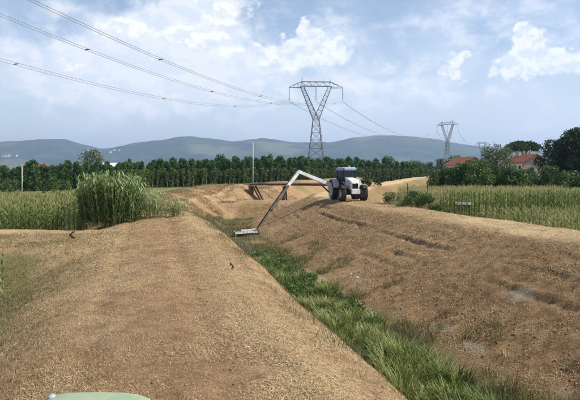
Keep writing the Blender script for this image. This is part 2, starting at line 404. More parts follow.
def H(x, y):
    s, p = sp(x, y)
    z = np.interp(p, PP, ZZ)
    z = (z + np.interp(p - .25, PP, ZZ) + np.interp(p + .25, PP, ZZ)) / 3
    PB2 = np.array([-30, -8.2, -7, -2.6, -1.4, 0, 2.0, 4.2, 5.9, 6.4, 7.9, 8.7, 10, 14.7, 15.4, 16.2, 18.4, 19.2, 22, 23, 30])
    ZB2 = np.array([.03, .03, .1, 1.4, 1.56, 1.45, .95, .1, -.85, -1.05, -1.05, -.95, -.6, 1.34, 1.52, 1.58, 1.6, 1.5, .1, .03, .03])
    kb = sst(s, 34, 52); z = z * (1 - kb) + kb * np.interp(p, PB2, ZB2)
    top = np.clip(z / 1.6, 0, 1)
    z = z + top * np.where(p < 6, .60 * sst(s, 48, 84), .15 * sst(s, 56, 100))
    # earth ramp that joins the near bank from the left
    rp = 1.5 * sst(y, 14.5, 21.5) * (1 - sst(y, 26.2, 31.5)) * (1 - sst(x, -5, -1.5)) * sst(x, -29, -23)
    z = np.where(p < 2, np.maximum(z, rp) + .12 * np.minimum(z, rp) / 1.6 * 0, z)
    # earth crossing in the ditch beside the footbridge
    bm_ = .42 * 1.0 - 2.2 * np.maximum(np.abs(s - 71.5) - 4.2, 0) / 3.0
    z = np.where((p > 2.5) & (p < 14), np.maximum(z, bm_), z)
    mo_ = 4.5 * np.exp(-(((s - 80) / 10.0) ** 2) ** 1.3 - (((p + .2) / 6.6) ** 2) ** 2) - 2.2
    z = np.where(p < 6.5, np.maximum(z, mo_), z)
    inc = sst(p, -8, -6) * (1 - sst(p, 22, 23.5))
    inc = np.maximum(inc, sst(rp, .05, .3) * (p < 2))
    z = z + inc * .16 * fbm(x, y, 5.0, 0, 2)
    rs = sst(p, 8.6, 9.6) * (1 - sst(p, 15.4, 16.4))                      # inner slope across the water: rough
    z = z + rs * (.10 * fbm(x, y, 2.2, 2, 3) + .06 * vn(x, y, .32, 5) + .045 * vn(x, y, .17, 6) + .07 * np.maximum(vn(x, y, .6, 6), 0))
    for pc, dp, kk in ((10.9, .05, 1), (12.0, .06, 2), (13.1, .085, 4), (14.2, .075, 6)):
        wob = .5 * vn(x, y, 9, kk) + .12 * vn(x, y, 1.1, kk + 1); br = sst(vn(x, y, 2.6, kk), -.2, .3)
        z = z - rs * br * dp * np.exp(-((p + wob - pc) / .12) ** 2) + rs * br * dp * .9 * np.exp(-((p + wob - pc - .26) / .13) ** 2)
    ls = inc * (1 - sst(p, 3.4, 4.0))
    z = z + ls * (.045 * fbm(x, y, .8, 1, 3))
    z = z - ls * .065 * (np.exp(-((p + .95 + .2 * vn(x, y, 5, 2)) / .24) ** 2) + np.exp(-((p - .95 + .2 * vn(x, y, 5, 2)) / .24) ** 2)) * (1 + vn(x, y, 1.4, 3))
    z = z + ls * (.05 + .10 * np.maximum(vn(x, y, .7, 6), 0)) * np.exp(-((p - 2.0 + .3 * vn(x, y, 3, 4)) / .3) ** 2)
    z = z + sst(p, 18, 18.6) * inc * .06 * fbm(x, y, 1.0, 3, 3)
    return z
def h1(x, y): return float(H(np.array([x]), np.array([y]))[0])
def at(px, py, z):
    d = (CZ - z) * F / (py - HY); return Vector(((px - 290) / F * d, d, z))
def atd(px, py, d): return Vector(((px - 290) / F * d, d, CZ - (py - HY) / F * d))

ss = np.concatenate([np.arange(-40, -2, 1.0), np.arange(-2, 34, .12), np.arange(34, 62, .28), np.arange(62, 110, .6), np.arange(110, 530, 4)])
ps = np.concatenate([np.arange(-26, -8, .5), np.arange(-8, 8.4, .14), np.arange(8.4, 16, .10), np.arange(16, 26.01, .2)])
SG, PG = np.meshgrid(ss, ps, indexing='ij')
XG, YG = xy(SG, PG)
ZG = H(XG, YG)
ZG[:, 0] = -.35; ZG[:, -1] = -.35
ns, npp = SG.shape
idx = np.arange(ns * npp).reshape(ns, npp)
Q = np.stack([idx[:-1, :-1], idx[:-1, 1:], idx[1:, 1:], idx[1:, :-1]], -1).reshape(-1, 4)
# zone weights: green growth, straw, dried grey mud
n1, n2, n3 = fbm(XG, YG, 3.0, 1), fbm(XG, YG, 7.0, 3), fbm(XG, YG, 1.2, 5)
gr = .80 * (1 - sst(PG, -4.2, -1.0)) * (1 + 1.2 * n1) * (1 - sst(ZG, 1.1, 1.5) * .9) * (1 + n2)
gr = np.maximum(gr, (1 - sst(ZG, .05, .35)) * .75 * ((PG < -3) | (PG > 20)))
gr = np.maximum(gr, .5 * sst(PG, 18.6, 20.2) + .25 * n1 * (PG > 18.6))
gr = np.maximum(gr, .55 * (1 - sst(np.abs(PG - 7.6), 1.1, 2.4)) + .5 * n1 * (np.abs(PG - 7.6) < 2.4))
gr = np.maximum(gr, (.50 + .9 * n2) * sst(SG, 36, 60) * (PG < 5.8) * (1 - .75 * sst(PG, -1.5, 2.5)) + .5 * n1 * (PG < 5) * sst(SG, 36, 60))
gr = np.maximum(gr, (.35 + n2) * sst(SG, 30, 46) * (np.abs(PG - 5) < 4)) * (1 - .8 * np.exp(-((SG - 71.5) / 4.5) ** 2) * (PG > 1))
stw = .50 + .45 * n2 + .42 * np.exp(-((PG - 1.95 + .5 * n1) / .42) ** 2) - .42 * np.exp(-((PG - .35 + .5 * n1) / .85) ** 2) + .16 * sst(PG, 2.6, 3.0) + .22 * n3
stw = stw - .30 * sst(SG, 36, 50)
stw = np.where(PG > 8.5, .30 + .4 * n2 + .55 * sst(PG, 14.9, 15.8) * (1 - sst(PG, 18.8, 19.6)) + .12 * n1, stw)
gy0 = np.zeros_like(PG)
for px_, py_, rs_, rp_, am in ((520, 313, .9, .45, 1.), (443, 319, .8, .35, .9), (418, 331, 1.0, .40, .9), (472, 347, 1.3, .45, .7), (556, 311, .7, .3, .8), (405, 312, .8, .3, .6), (358, 280, 1.2, .45, .7), (565, 395, 1.0, .4, .7)):
    c_ = at(px_, py_, -.4)
    for _ in range(10): c_ = at(px_, py_, h1(c_.x, c_.y))
    s0_, p0_ = sp(c_.x, c_.y)
    gy0 = np.maximum(gy0, am * np.exp(-((SG - s0_ + .5 * n1) / rs_) ** 2 - ((PG - p0_ + .3 * n3) / rp_) ** 2))
gy = np.clip(gy0 * (1 + .6 * n3) + 0 * (.62 + 1.5 * n2 + .6 * n3) * np.exp(-((PG - 10.4) / 1.1) ** 2) * sst(SG, -4, 2) * (1 - sst(SG, 26, 36)), 0, 1)
zone = np.stack([np.clip(gr, 0, 1), np.clip(stw, 0, 1), gy, np.ones_like(gr)], -1).reshape(-1, 4)
VG = np.stack([XG, YG, ZG], -1).reshape(-1, 3)
pc = PG[:-1, :-1].ravel() + .07; zc = ZG[:-1, :-1].ravel()
sc_ = SG[:-1, :-1].ravel()
zone_id = np.where((pc > 5.2) & (pc < 7.5 + .5 * fbm(XG[:-1, :-1], YG[:-1, :-1], 1.2, 2).ravel()) & (sc_ < 60), 1, np.where(pc >= 6.5, np.where(pc < 22.3, 2, 3), np.where((zc > .09) | (pc > -7), 0, 3)))
for k, nm, mt in ((0, 'near_embankment', 'bank'), (1, 'ditch_bed', 'bed'), (2, 'opposite_embankment', 'slope'), (3, 'field_edge', 'field')):
    q = Q[zone_id == k]; u, inv = np.unique(q, return_inverse=True)
    o = link(nm, npmesh(nm, VG[u], inv.reshape(-1, 4), mt, {'zone': ('FLOAT_COLOR', zone[u])}, True)); tag(o, kind='structure')
# plain to the horizon, open where the embankments and the ditch lie
gx = np.concatenate([[-9000, -4000, -1500, -600, -300], np.arange(-160, 281, 3.), [420, 800, 1600, 4000, 9000]])
gy_ = np.concatenate([[-1400, -500, -150], np.arange(-60, 541, 3.), [700, 1000, 1600, 2600, 4200, 6500, 9500]])
GX, GY = np.meshgrid(gx, gy_, indexing='ij')
gi = np.arange(GX.size).reshape(GX.shape)
GQ = np.stack([gi[:-1, :-1], gi[1:, :-1], gi[1:, 1:], gi[:-1, 1:]], -1).reshape(-1, 4)
cx = (GX[:-1, :-1] + GX[1:, 1:]).ravel() / 2; cy = (GY[:-1, :-1] + GY[1:, 1:]).ravel() / 2
s_, p_ = sp(cx, cy)
keep = ~((p_ > -3.4) & (p_ < 18.4) & (s_ > -38) & (s_ < 520))
gz = np.zeros(GX.size)
zn = np.stack([np.clip(.5 + .8 * fbm(GX, GY, 40, 2).ravel(), 0, 1), np.full(GX.size, .4), np.zeros(GX.size), np.ones(GX.size)], -1)
tag(link('ground', npmesh('ground', np.stack([GX.ravel(), GY.ravel(), gz], -1), GQ[keep], 'field', {'zone': ('FLOAT_COLOR', zn)})), kind='structure')
# water in the ditch
wsS = np.arange(29, 62, 1.0); wl = 5.75 + .18 * np.sin(wsS * .9); wr = 7.0 + .25 * np.sin(wsS * .63 + 1)
xa, ya = xy(wsS, wl); xb, yb = xy(wsS, wr)
WV = np.concatenate([np.stack([xa, ya, np.full_like(xa, -1.24)], -1), np.stack([xb, yb, np.full_like(xb, -1.24)], -1)])
k = len(wsS); i = np.arange(k - 1)
tag(link('water', npmesh('water', WV, np.stack([i, i + k, i + 1 + k, i + 1], -1), 'water')), kind='structure')

# ------------------------------------------------------------------ hills
HPX = [-260, -160, -80, 0, 20, 40, 65, 80, 100, 112, 130, 150, 175, 190, 205, 230, 250, 264, 290, 330, 355, 375, 395, 412, 430, 450, 470, 500, 530, 570, 640, 760, 900]
HPY = [146, 139, 143, 140, 138.5, 137.5, 139, 143, 148, 147, 143, 140, 137, 136.5, 138, 141, 138.5, 138, 141.5, 141, 138, 135.5, 135, 137, 139, 141, 144.5, 148, 151, 153, 150, 146, 152]
def hillz(x, y):
    """main range, ridge about six kilometres off"""
    px = 290 + F * x / 6000.0
    top = (HY - np.interp(px, HPX, HPY)) / F * 6000 + CZ
    top = top * (1 + .09 * fbm(x, y * .3, 420, 1, 5))
    t = (y - 6000) / 1500.0
    prof = np.where(t < 0, np.clip(1 + t, 0, 1) ** .9, np.clip(1 - t * .6, 0, 1))
    z = top * prof
    z = z + (-.5 * np.abs(fbm(x, y, 700, 2, 4)) * 150 + 18 * fbm(x, y, 160, 4, 3)) * np.clip(-t * 1.6, 0, 1) * np.clip((1 + t) * 4, 0, 1)
    foot = 85 * np.exp(-((y - 4900) / 260) ** 2) * (.6 + 1.4 * fbm(x, 0 * y, 900, 5, 3))
    return np.maximum(z, foot) - 3
hx = np.arange(-5200, 5401, 28.); hy = np.arange(4400, 8601, 42.)
HX, HYg = np.meshgrid(hx, hy, indexing='ij'); HZ = hillz(HX, HYg)
hi = np.arange(HX.size).reshape(HX.shape)
tag(link('hills', npmesh('hills', np.stack([HX, HYg, HZ], -1).reshape(-1, 3), np.stack([hi[:-1, :-1], hi[1:, :-1], hi[1:, 1:], hi[:-1, 1:]], -1).reshape(-1, 4), 'hill', None, True)), kind='structure')

# ------------------------------------------------------------------ plant helpers
def cards(C, size, rnd, rg, asp=.6, up=0.0):
    """little four-cornered leaves at points C, turned at random"""
    n = len(C); d = rg.normal(size=(n, 3)); d[:, 2] += up; d /= np.linalg.norm(d, axis=1)[:, None]
    e = rg.normal(size=(n, 3)); e -= (e * d).sum(1)[:, None] * d; e /= np.linalg.norm(e, axis=1)[:, None]
    s = np.broadcast_to(size, n)[:, None]
    V = np.stack([C - d * s, C + e * s * asp - d * s * .1, C + d * s, C - e * s * asp - d * s * .1], 1).reshape(-1, 3)
    return V, np.arange(4 * n).reshape(n, 4), np.repeat(rnd, 4)
def blades(B, az_, ln, wd, lean, bend, rnd, seg=4, tip=.1):
    """ribbons rising from points B and arching over; returns V, F, rnd"""
    n = len(B); t = np.linspace(0, 1, seg + 1)
    ang_ = lean[:, None] + bend[:, None] * t[None, :]                # angle from upright
    dl = ln[:, None] / seg
    h = np.concatenate([np.zeros((n, 1)), np.cumsum(np.sin(ang_[:, :-1]) * dl, 1)], 1)
    v = np.concatenate([np.zeros((n, 1)), np.cumsum(np.cos(ang_[:, :-1]) * dl, 1)], 1)
    ca, sa = np.cos(az_)[:, None], np.sin(az_)[:, None]
    P = np.stack([B[:, 0, None] + h * ca, B[:, 1, None] + h * sa, B[:, 2, None] + v], -1)
    ww = wd[:, None] * (np.minimum(1, .55 + 1.6 * t) * (1 - (1 - tip) * t ** 2))[None, :] / 2
    sd_ = np.stack([-sa * ww, ca * ww, 0 * ww], -1)
    V = np.stack([P - sd_, P + sd_], 2).reshape(-1, 3)
    b = (np.arange(n) * 2 * (seg + 1))[:, None] + (np.arange(seg) * 2)[None, :]
    Fq = np.stack([b, b + 1, b + 3, b + 2], -1).reshape(-1, 4)
    return V, Fq, np.repeat(rnd, 2 * (seg + 1))
def merge(parts):
    V, Fq, Rn, o = [], [], [], 0
    for v, f, r in parts:
        V.append(v); Fq.append(f + o); Rn.append(r); o += len(v)
    return np.concatenate(V), np.concatenate(Fq), np.concatenate(Rn)
def leafobj(name, parts, mat, parent=None):
    V, Fq, Rn = merge(parts)
    return link(name, npmesh(name, V, Fq, mat, {'rnd': ('FLOAT', Rn)}), parent)
def leafmesh(name, parts, mat):
    V, Fq, Rn = merge(parts)
    return npmesh(name, V, Fq, mat, {'rnd': ('FLOAT', Rn)})

# ------------------------------------------------------------------ trees
def blobpts(rg, blobs, n, shell=.55):
    """points spread through a set of ellipsoid clumps, denser near their skins; value 0..1 is a clump tone"""
    vol = np.array([b[3] * b[4] * b[5] for b in blobs]) ** .75; cnt = np.maximum(3, (n * vol / vol.sum()).astype(int))
    P, T = [], []
    for b, c in zip(blobs, cnt):
        d = rg.normal(size=(c, 3)); d /= np.linalg.norm(d, axis=1)[:, None]
        r = rg.random(c) ** (1 / 3 * (1 - shell) + .05); r *= 1 + .16 * rg.normal(size=c)
        P.append(np.array(b[:3]) + d * r[:, None] * np.array(b[3:6]))
        T.append(np.clip(b[6] + .17 * rg.normal(size=c) , 0, 1))
    return np.concatenate(P), np.concatenate(T)
def tree_meshes(name, seed, h, wid, leafn, leafs, mat, kind='round', bark='bark', trunk_h=.25, tr=.12):
    rg = np.random.default_rng(seed); blobs = []; mb = MB()
    lean = rg.normal(size=2) * .03 * h
    def axis(t): return np.array([lean[0] * t * t, lean[1] * t * t, h * t])
    mb.tube([axis(t) - (0, 0, .1 * (t == 0)) for t in np.linspace(0, .85, 6)], tr, 7, tr * .25)
    if kind == 'slim':
        for t in np.linspace(trunk_h, .97, 9):
            for _ in range(2):
                a = rg.random() * 6.3; q = wid * .30 * math.sin(math.pi * min(1, .25 + .75 * (1 - (t - trunk_h) / (1 - trunk_h)) + .1)) + .1
                c = axis(t) + np.array([math.cos(a), math.sin(a), 0]) * q * rg.random()
                blobs.append((*c, q, q, h * .07, rg.random()))
                if rg.random() < .4: mb.tube([axis(t - .06), c], tr * .3, 4, tr * .1)
    elif kind == 'umbrella':
        for _ in range(42):
            a = rg.random() * 6.3; q = math.sqrt(rg.random()) * wid * .43
            c = np.array([math.cos(a) * q, math.sin(a) * q, h * (.72 + .22 * math.sqrt(max(0, 1 - (q / wid * 2) ** 2)))])
            blobs.append((*c, wid * .15, wid * .15, h * .085, .25 + .5 * rg.random()))
            if rg.random() < .5: mb.tube([axis(.5), (axis(.62) + c) / 2, c], tr * .5, 5, tr * .12)
    else:
        nb = {'round': 30, 'poplar': 26, 'willow': 40}[kind]
        for i in range(nb):
            t = trunk_h + (1 - trunk_h) * (i + rg.random()) / nb
            u = (t - trunk_h) / (1 - trunk_h)
            pr = {'round': math.sin(math.pi * min(1, .16 + .80 * u)) ** .6, 'poplar': (math.sin(math.pi * min(.97, .22 + .72 * u))) ** .8, 'willow': math.sin(math.pi * min(1, .2 + .76 * u)) ** .5}[kind]
            a = i * 2.4 + rg.normal() * .5; q = wid * .5 * pr * (.35 + .6 * rg.random())
            c = axis(min(t, .93)) + np.array([math.cos(a) * q, math.sin(a) * q, 0])
            k_ = wid * (.11 + .10 * rg.random()) * (.7 + .4 * pr)
            blobs.append((*c, k_, k_, k_ * (1.25 if kind != 'round' else .85), rg.random()))
            if rg.random() < .55: mb.tube([axis(max(.12, t - .18)), (axis(t - .06) + c) / 2, c], tr * .45, 5, tr * .1)
    P, T = blobpts(rg, blobs, leafn)
    V, Fq, Rn = cards(P, leafs * (.7 + .6 * rg.random(len(P))), T, rg, .55)
    return mb.mesh(name + '_trunk', bark, True), npmesh(name + '_crown', V, Fq, mat, {'rnd': ('FLOAT', Rn)})
def plant_tree(name, meshes, loc, sc, rz, label, group=None, cat='tree'):
    r = empty(name, loc, rz, sc); tag(r, label, cat, group)
    link('trunk', meshes[0], r); link('crown', meshes[1], r)
    return r

slimT = [tree_meshes('nursery_tree', 10 + i, 4.4, 1.25, 420, .15, 'slim', 'slim', 'palebark', .16, .065) for i in range(5)]
popT = [tree_meshes('plantation_tree', 30 + i, 8.0, 3.2, 2000, .21, 'poplar', 'poplar', 'bark', .04, .11) for i in range(6)]
rndT = [tree_meshes('broad_tree', 50 + i, 8.0, 6.4, 2100, .25, 'bushleaf', 'round', 'bark', .2, .18) for i in range(3)]
def rowd(px): return float(np.interp(px, [-60, 0, 150, 300, 420, 470], [100, 112, 134, 160, 205, 235]))
LP = 'tall bushy tree in the back of the plantation row behind the fields'
rg = np.random.default_rng(5)
ORD = ['first', 'second', 'third', 'fourth', 'fifth', 'sixth', 'seventh', 'eighth', 'ninth', 'tenth', 'eleventh', 'twelfth', 'thirteenth', 'fourteenth', 'fifteenth', 'sixteenth', 'seventeenth', 'eighteenth', 'nineteenth', 'twentieth']
ORD += ['twenty ' + q for q in ORD[:9]] + ['thirtieth'] + ['thirty ' + q for q in ORD[:9]]
ZN = ((-99, 'the left picture edge'), (22, 'the thin pole'), (92, 'the lone tree'), (150, 'the cane clump'), (200, 'the dry canes'), (253, 'the tall pole'), (316, 'the middle pylon'), (366, 'the tractor'))
cnt = {}
def nth(px, row):
    z = [n for q, n in ZN if px >= q][-1]; cnt[(z, row)] = cnt.get((z, row), 0) + 1
    return ORD[cnt[(z, row)] - 1], z
# rows of the plantation, nearest first
px = 118.0
while px < 440:
    d = rowd(px) - 3 + rg.normal() * .4; x = (px - 290) / F * d
    top = np.interp(px, [100, 200, 300, 420], [171, 170, 169, 169]) + rg.normal() * 1.1
    hh = CZ + (HY - top) / F * d
    plant_tree('nursery_tree', slimT[rg.integers(5)], (x, d, 0), (hh / 4.4 * (1 + .1 * rg.normal()), hh / 4.4, hh / 4.4), rg.random() * 6, '%s slim pale stemmed young tree right of %s, front row' % nth(px, 9), 'slim nursery trees along the front of the plantation')
    px += 1.15 / d * F * (.8 + .4 * rg.random())
for rw, (off, stp) in enumerate(((3, 1.45), (7, 2.0), (13, 2.4), (20, 2.8))):
    px = -30.0
    while px < 425:
        dd = off if px > 118 else off - 6
        d = rowd(px) + dd + rg.normal() * .6; x = (px - 290) / F * d
        top = np.interp(px, [0, 60, 150, 200, 250, 300, 340, 400, 425], [166.5, 163.5, 162, 159.5, 158, 157.5, 158.5, 162, 164]) + rg.normal() * 1.9 + (0 if rw else 2.5) + (1.0 if rw == 2 else 0)
        hh = CZ + (HY - top) / F * d
        k = hh / 8.0; wd = k * (1.0 + .12 * rg.normal()) * 1.02
        plant_tree('plantation_tree', popT[rg.integers(6)], (x, d, 0), (wd, wd, k), rg.random() * 6, '%s leafy tree right of %s, %s row behind the slim trees' % (*nth(px, rw), ('first', 'second', 'third', 'last')[rw]), 'tall trees in the plantation rows')
        px += stp / d * F * (.75 + .5 * rg.random())
# round trees at the right end of the rows
for j, (px, d, top, wd) in enumerate(((371, 225, 163, 5), (388, 232, 157, 6.5), (403, 240, 162, 7), (416, 236, 161, 8), (430, 250, 163, 7.5), (442, 246, 159, 7), (455, 240, 156, 8.5), (468, 245, 158, 8))):
    hh = CZ + (HY - top) / F * d; x = (px - 290) / F * d
    nm = ('dark pointed tree rising above the row right of the tractor', 'tallest dark tree in the gap between tractor and hedge')[j % 2] if j == 1 else ORD[j] + ' round distant tree right of the tractor, before the red roofed farmhouse'
    plant_tree('distant_tree', rndT[j % 3], (x, d, 0), (wd / 6.4, wd / 6.4, hh / 8), j * 1.3, nm if j != 1 else 'tallest dark tree standing out above the row right of the tractor', None if j == 1 else 'round trees at the right end of the plantation')
loneT = tree_meshes('lone_tree', 71, 10.6, 7.4, 1500, .28, 'willow', 'round', 'bark', .35, .2)
plant_tree('lone_tree', loneT, ((92 - 290) / F * 172, 172, 0), 1.0, 0, 'lone rounded pale tree rising above the plantation behind the cane clump')
# bushes at the foot of the plantation on the left
bushT = [tree_meshes('bush', 80 + i, 2.6, 3.0, 900, .15, 'bushleaf', 'round', 'bark', .05, .06) for i in range(3)]
ybushT = tree_meshes('yellowish_bush', 90, 3.3, 4.4, 1200, .17, 'yellowbush', 'round', 'bark', .05, .07)
for px, d, hh, k, lb in ((10, 100, 2.6, 0, 'round green bush at the foot of the trees left of the thin pole'), (52, 104, 2.9, 1, 'low green bush before the dark trees right of the thin pole'), (64, 107, 2.4, 2, 'small green bush before the dark trees beside the cane clump')):
    plant_tree('bush', bushT[k], ((px - 290) / F * d, d, 0), hh / 2.6, k, lb, None, 'bush')
plant_tree('bush', ybushT, ((136 - 290) / F * 112, 112, 0), 1.25, 0, 'yellowish green bush behind the right shoulder of the cane clump', None, 'bush')

# right hand side: farm trees
pineT = tree_meshes('umbrella_pine', 61, 12.8, 10.2, 5600, .26, 'darkleaf', 'umbrella', 'bark', .5, .28)
plant_tree('umbrella_pine', pineT, ((523 - 290) / F * 168, 168, 0), 1, .4, 'dark umbrella pine with flat domed crown behind the farmhouse')
wilT = tree_meshes('willow', 62, 8.3, 6.6, 7000, .17, 'willow', 'willow', 'bark', .1, .2)
plant_tree('willow_tree', wilT, ((496 - 290) / F * 102, 102, 0), 1, 1, 'pale grey green willow between the two red roofs')
bigT = [tree_meshes('big_tree', 64 + i, 12.0, 8.8, 8000, .25, 'darkleaf', 'round', 'bark', .1, .3) for i in range(2)]
plant_tree('broadleaf_tree', bigT[0], ((576 - 290) / F * 104, 104, 0), (1.0, 1.0, .99), 0, 'tallest dark broadleaf tree at the right edge of the picture')
plant_tree('broadleaf_tree', bigT[1], ((556 - 290) / F * 110, 110, 0), (.75, .75, .84), 2, 'dark tree left of the tallest one, right of the farmhouse')
plant_tree('broadleaf_tree', bigT[0], ((600 - 290) / F * 100, 100, 0), (.9, .9, .95), 3, 'dark broadleaf tree cut off by the right picture edge')
midT = [tree_meshes('hedge_tree', 67 + i, 4.8, 4.6, 3600, .17, 'bushleaf', 'round', 'bark', .05, .1) for i in range(3)]
HB = ((437, 92, 4.0, 3.0, 'leftmost pale green bush of the hedge beside the corn field'), (450, 92, 4.6, 4.2, 'bush in the hedge below the distant pylon'), (463, 90, 5.2, 4.6, 'hedge bush below the long red roof'),
      (477, 88, 5.6, 5.0, 'full green hedge bush left of the willow'), (492, 90, 4.7, 4.6, 'hedge bush in front of the willow'), (507, 88, 4.5, 4.8, 'hedge bush right of the willow'),
      (521, 88, 4.3, 4.4, 'hedge bush in front of the farmhouse gable'), (534, 90, 3.9, 3.6, 'last low hedge bush left of the brick shed'),
      (551, 86, 4.8, 3.8, 'bright green bush right of the brick shed'), (566, 78, 4.0, 4.6, 'green bush under the tall dark trees'), (579, 64, 3.6, 3.4, 'dark bush in the corn at the right picture edge'))
for j, (px, d, hh, wd, lb) in enumerate(HB):
    plant_tree('hedge_bush', midT[j % 3], ((px - 290) / F * d, d, 0), (wd / 4.6, wd / 4.6, hh / 4.8), j * 1.1, lb, 'bushes of the hedge before the farm', 'bush')

# ------------------------------------------------------------------ maize
def maize_parts(seed, h, nl, seg, dry=0.0, tassel=True):
    rg = np.random.default_rng(seed)
    B = np.zeros((nl, 3)); B[:, 2] = h * np.linspace(.12, .84, nl)
    a = np.arange(nl) * math.pi + rg.normal(size=nl) * .45 + seed
    ln = (.75 + .25 * rg.random(nl)) * .36 * h * (1 - .35 * np.abs(np.linspace(-1, 1, nl)))
    tone = np.clip(.32 + .30 * rg.random(nl) + dry * .5 + (np.linspace(1, 0, nl) ** 3) * .5, 0, 1)
    p = [blades(B, a, ln, np.full(nl, .085), .35 + .3 * rg.random(nl), 1.2 + .6 * rg.random(nl), tone, seg)]
    for k in range(2):
        p.append(blades(np.array([[0, 0, -.03]]), np.array([k * 1.57]), np.array([h * .9]), np.array([.04]), np.array([.02]), np.array([.03]), np.array([.45 + dry * .3]), 2, .5))
    if tassel:
        nt_ = 5; p.append(blades(np.tile([[0, 0, h * .87]], (nt_, 1)), np.arange(nt_) * 1.3, np.full(nt_, h * .16), np.full(nt_, .022), np.linspace(0, .5, nt_), np.full(nt_, .4), np.full(nt_, .95), 2, .6))
    return merge(p)
mzG = [maize_parts(200 + i, 2.25, 11, 4, 0.12) for i in range(4)]
mzD = [maize_parts(210 + i, 2.15, 10, 4, 0.55) for i in range(4)]
mzL = [maize_parts(220 + i, 2.25, 8, 2, 0.3) for i in range(4)]
meG = [npmesh('maize_plant', *m[:2], 'maize', {'rnd': ('FLOAT', m[2])}) for m in mzG]
meD = [npmesh('maize_plant', *m[:2], 'maize_dry', {'rnd': ('FLOAT', m[2])}) for m in mzD]
def scatter_stuff(name, P, sc, templ, mat, label, rg, cat='maize'):
    parts = []; rz = rg.random(len(P)) * 6.283; which = rg.integers(len(templ), size=len(P))
    for k, (v, f, r) in enumerate(templ):
        m = np.where(which == k)[0]
        if not len(m): continue
        c, s = np.cos(rz[m])[:, None], np.sin(rz[m])[:, None]
        V = np.stack([v[None, :, 0] * c - v[None, :, 1] * s, v[None, :, 0] * s + v[None, :, 1] * c, np.broadcast_to(v[None, :, 2], (len(m), len(v)))], -1) * sc[m][:, None, None] + P[m][:, None, :]
        Fq = (f[None] + (np.arange(len(m)) * len(v))[:, None, None]).reshape(-1, 4)
        Rn = np.clip(r[None] + .13 * rg.normal(size=(len(m), 1)), 0, 1).ravel()
        parts.append((V.reshape(-1, 3), Fq, Rn))
    return tag(leafobj(name, parts, mat), label, cat, None, 'stuff')
def field(P, nfront, meshes, templ, mat, label, group, sname, slabel, rg):
    P = P[np.argsort(P[:, 1] - 1e-9)]
    s0 = .88 + .24 * rg.random(len(P))
    for i in range(min(nfront, len(P))):
        o = link('maize_plant', meshes[rg.integers(len(meshes))]); o.location = P[i]; o.rotation_euler = (rg.normal() * .04, rg.normal() * .04, rg.random() * 6.28)
        o.scale = (s0[i],) * 3; tag(o, label, 'maize plant', group)
    scatter_stuff(sname, P[nfront:], s0[nfront:], templ, mat, slabel, rg)
rg = np.random.default_rng(11)
def rows(x0, x1, y0, y1, dx, dy, rot=0.0):
    a, b = np.meshgrid(np.arange(x0, x1, dx), np.arange(y0, y1, dy), indexing='ij')
    a = a.ravel() + rg.normal(size=a.size) * .06; b = b.ravel() + rg.normal(size=b.size) * .07
    return a, b
def on_field(a, b, cond):
    z = np.maximum(H(a, b), 0) * ((sp(a, b)[1] < 26) & (sp(a, b)[1] > -26))
    m = cond; return np.stack([a, b, z], -1)[m]
# left field
a, b = rows(-34, -6.2, 31.2, 50, .34, .62)
s_, p_ = sp(a, b)
inview = np.abs(a / b) < .62
P = on_field(a, b, (p_ < -3.6 - .12 * np.clip(b - 34, 0, 99)) & inview & (H(a, b) < .8))
field(P, 150, meG + meD[:1], mzL, 'maize', 'green maize plant at the front of the left field', 'maize plants along the front of the left field', 'maize_field', 'rest of the left maize field behind the bare ramp', rg)
# right field: a ripening strip beside the bank, then a lane, then a taller green block
a, b = rows(10, 44, 24, 41, .36, .66)
s_, p_ = sp(a, b); inview = np.abs(a / b) < .60
P = on_field(a, b, (p_ > 22.6 + .8 * vn(a, b, 3, 2)) & inview & (a > 11.2) & ~((np.abs(a - 14.75) < 1.0) & (np.abs(b - 47.5) < .8)))
q = P[np.argsort(sp(P[:, 0], P[:, 1])[1])]
front, rest = q[:150], q[150:]
s0 = .66 + .22 * rg.random(len(front))
for i, v in enumerate(front):
    o = link('maize_plant', (meD + meG[:1])[rg.integers(5)]); o.location = v; o.rotation_euler = (rg.normal() * .06, rg.normal() * .06, rg.random() * 6.28); o.scale = (s0[i],) * 3
    tag(o, 'yellowing maize plant at the edge of the right field beside the bank', 'maize plant', 'yellowing maize plants along the bank')
scatter_stuff('maize_field', rest, .68 + .2 * rg.random(len(rest)), [maize_parts(230 + i, 2.15, 8, 2, .42) for i in range(4)], 'maize_dry', 'yellowing maize strip in the right field behind its front plants', rg)
a, b = rows(9, 52, 47, 72, .42, .7)
s_, p_ = sp(a, b); inview = np.abs(a / b) < .60
P = on_field(a, b, (p_ > 24.5) & inview)
fr = P[:, 1] < 49.8
scatter_stuff('maize_field', P[fr], 1.08 + .16 * rg.random(fr.sum()), [maize_parts(240 + i, 2.3, 10, 3, .02, True) for i in range(4)], 'maize', 'dark green maize rows along the lane in the right field', rg)
scatter_stuff('maize_field', P[~fr], .95 + .14 * rg.random((~fr).sum()), [maize_parts(250 + i, 2.25, 7, 2, .55) for i in range(4)], 'maize_dry', 'far tan tasselled maize block in front of the hedge', rg)
# maize beside the left foot of the near bank, cut by the picture edge
for i, (px, py, d, hh) in enumerate(((2, 0, 15.4, 1.55), (-4, 0, 15.9, 1.75), (-10, 0, 15.2, 1.7))):
    x = (px - 290) / F * d; o = link('maize_plant', meG[i]); o.location = (x, d, h1(x, d)); o.scale = (hh / 2.25,) * 3; o.rotation_euler = (0, 0, i * 1.1 + .3)
    tag(o, ('bright green maize plant cut off by the left picture edge', 'taller maize plant behind the bright one at the left picture edge', 'maize plant farthest left, mostly outside the picture')[i], 'maize plant')

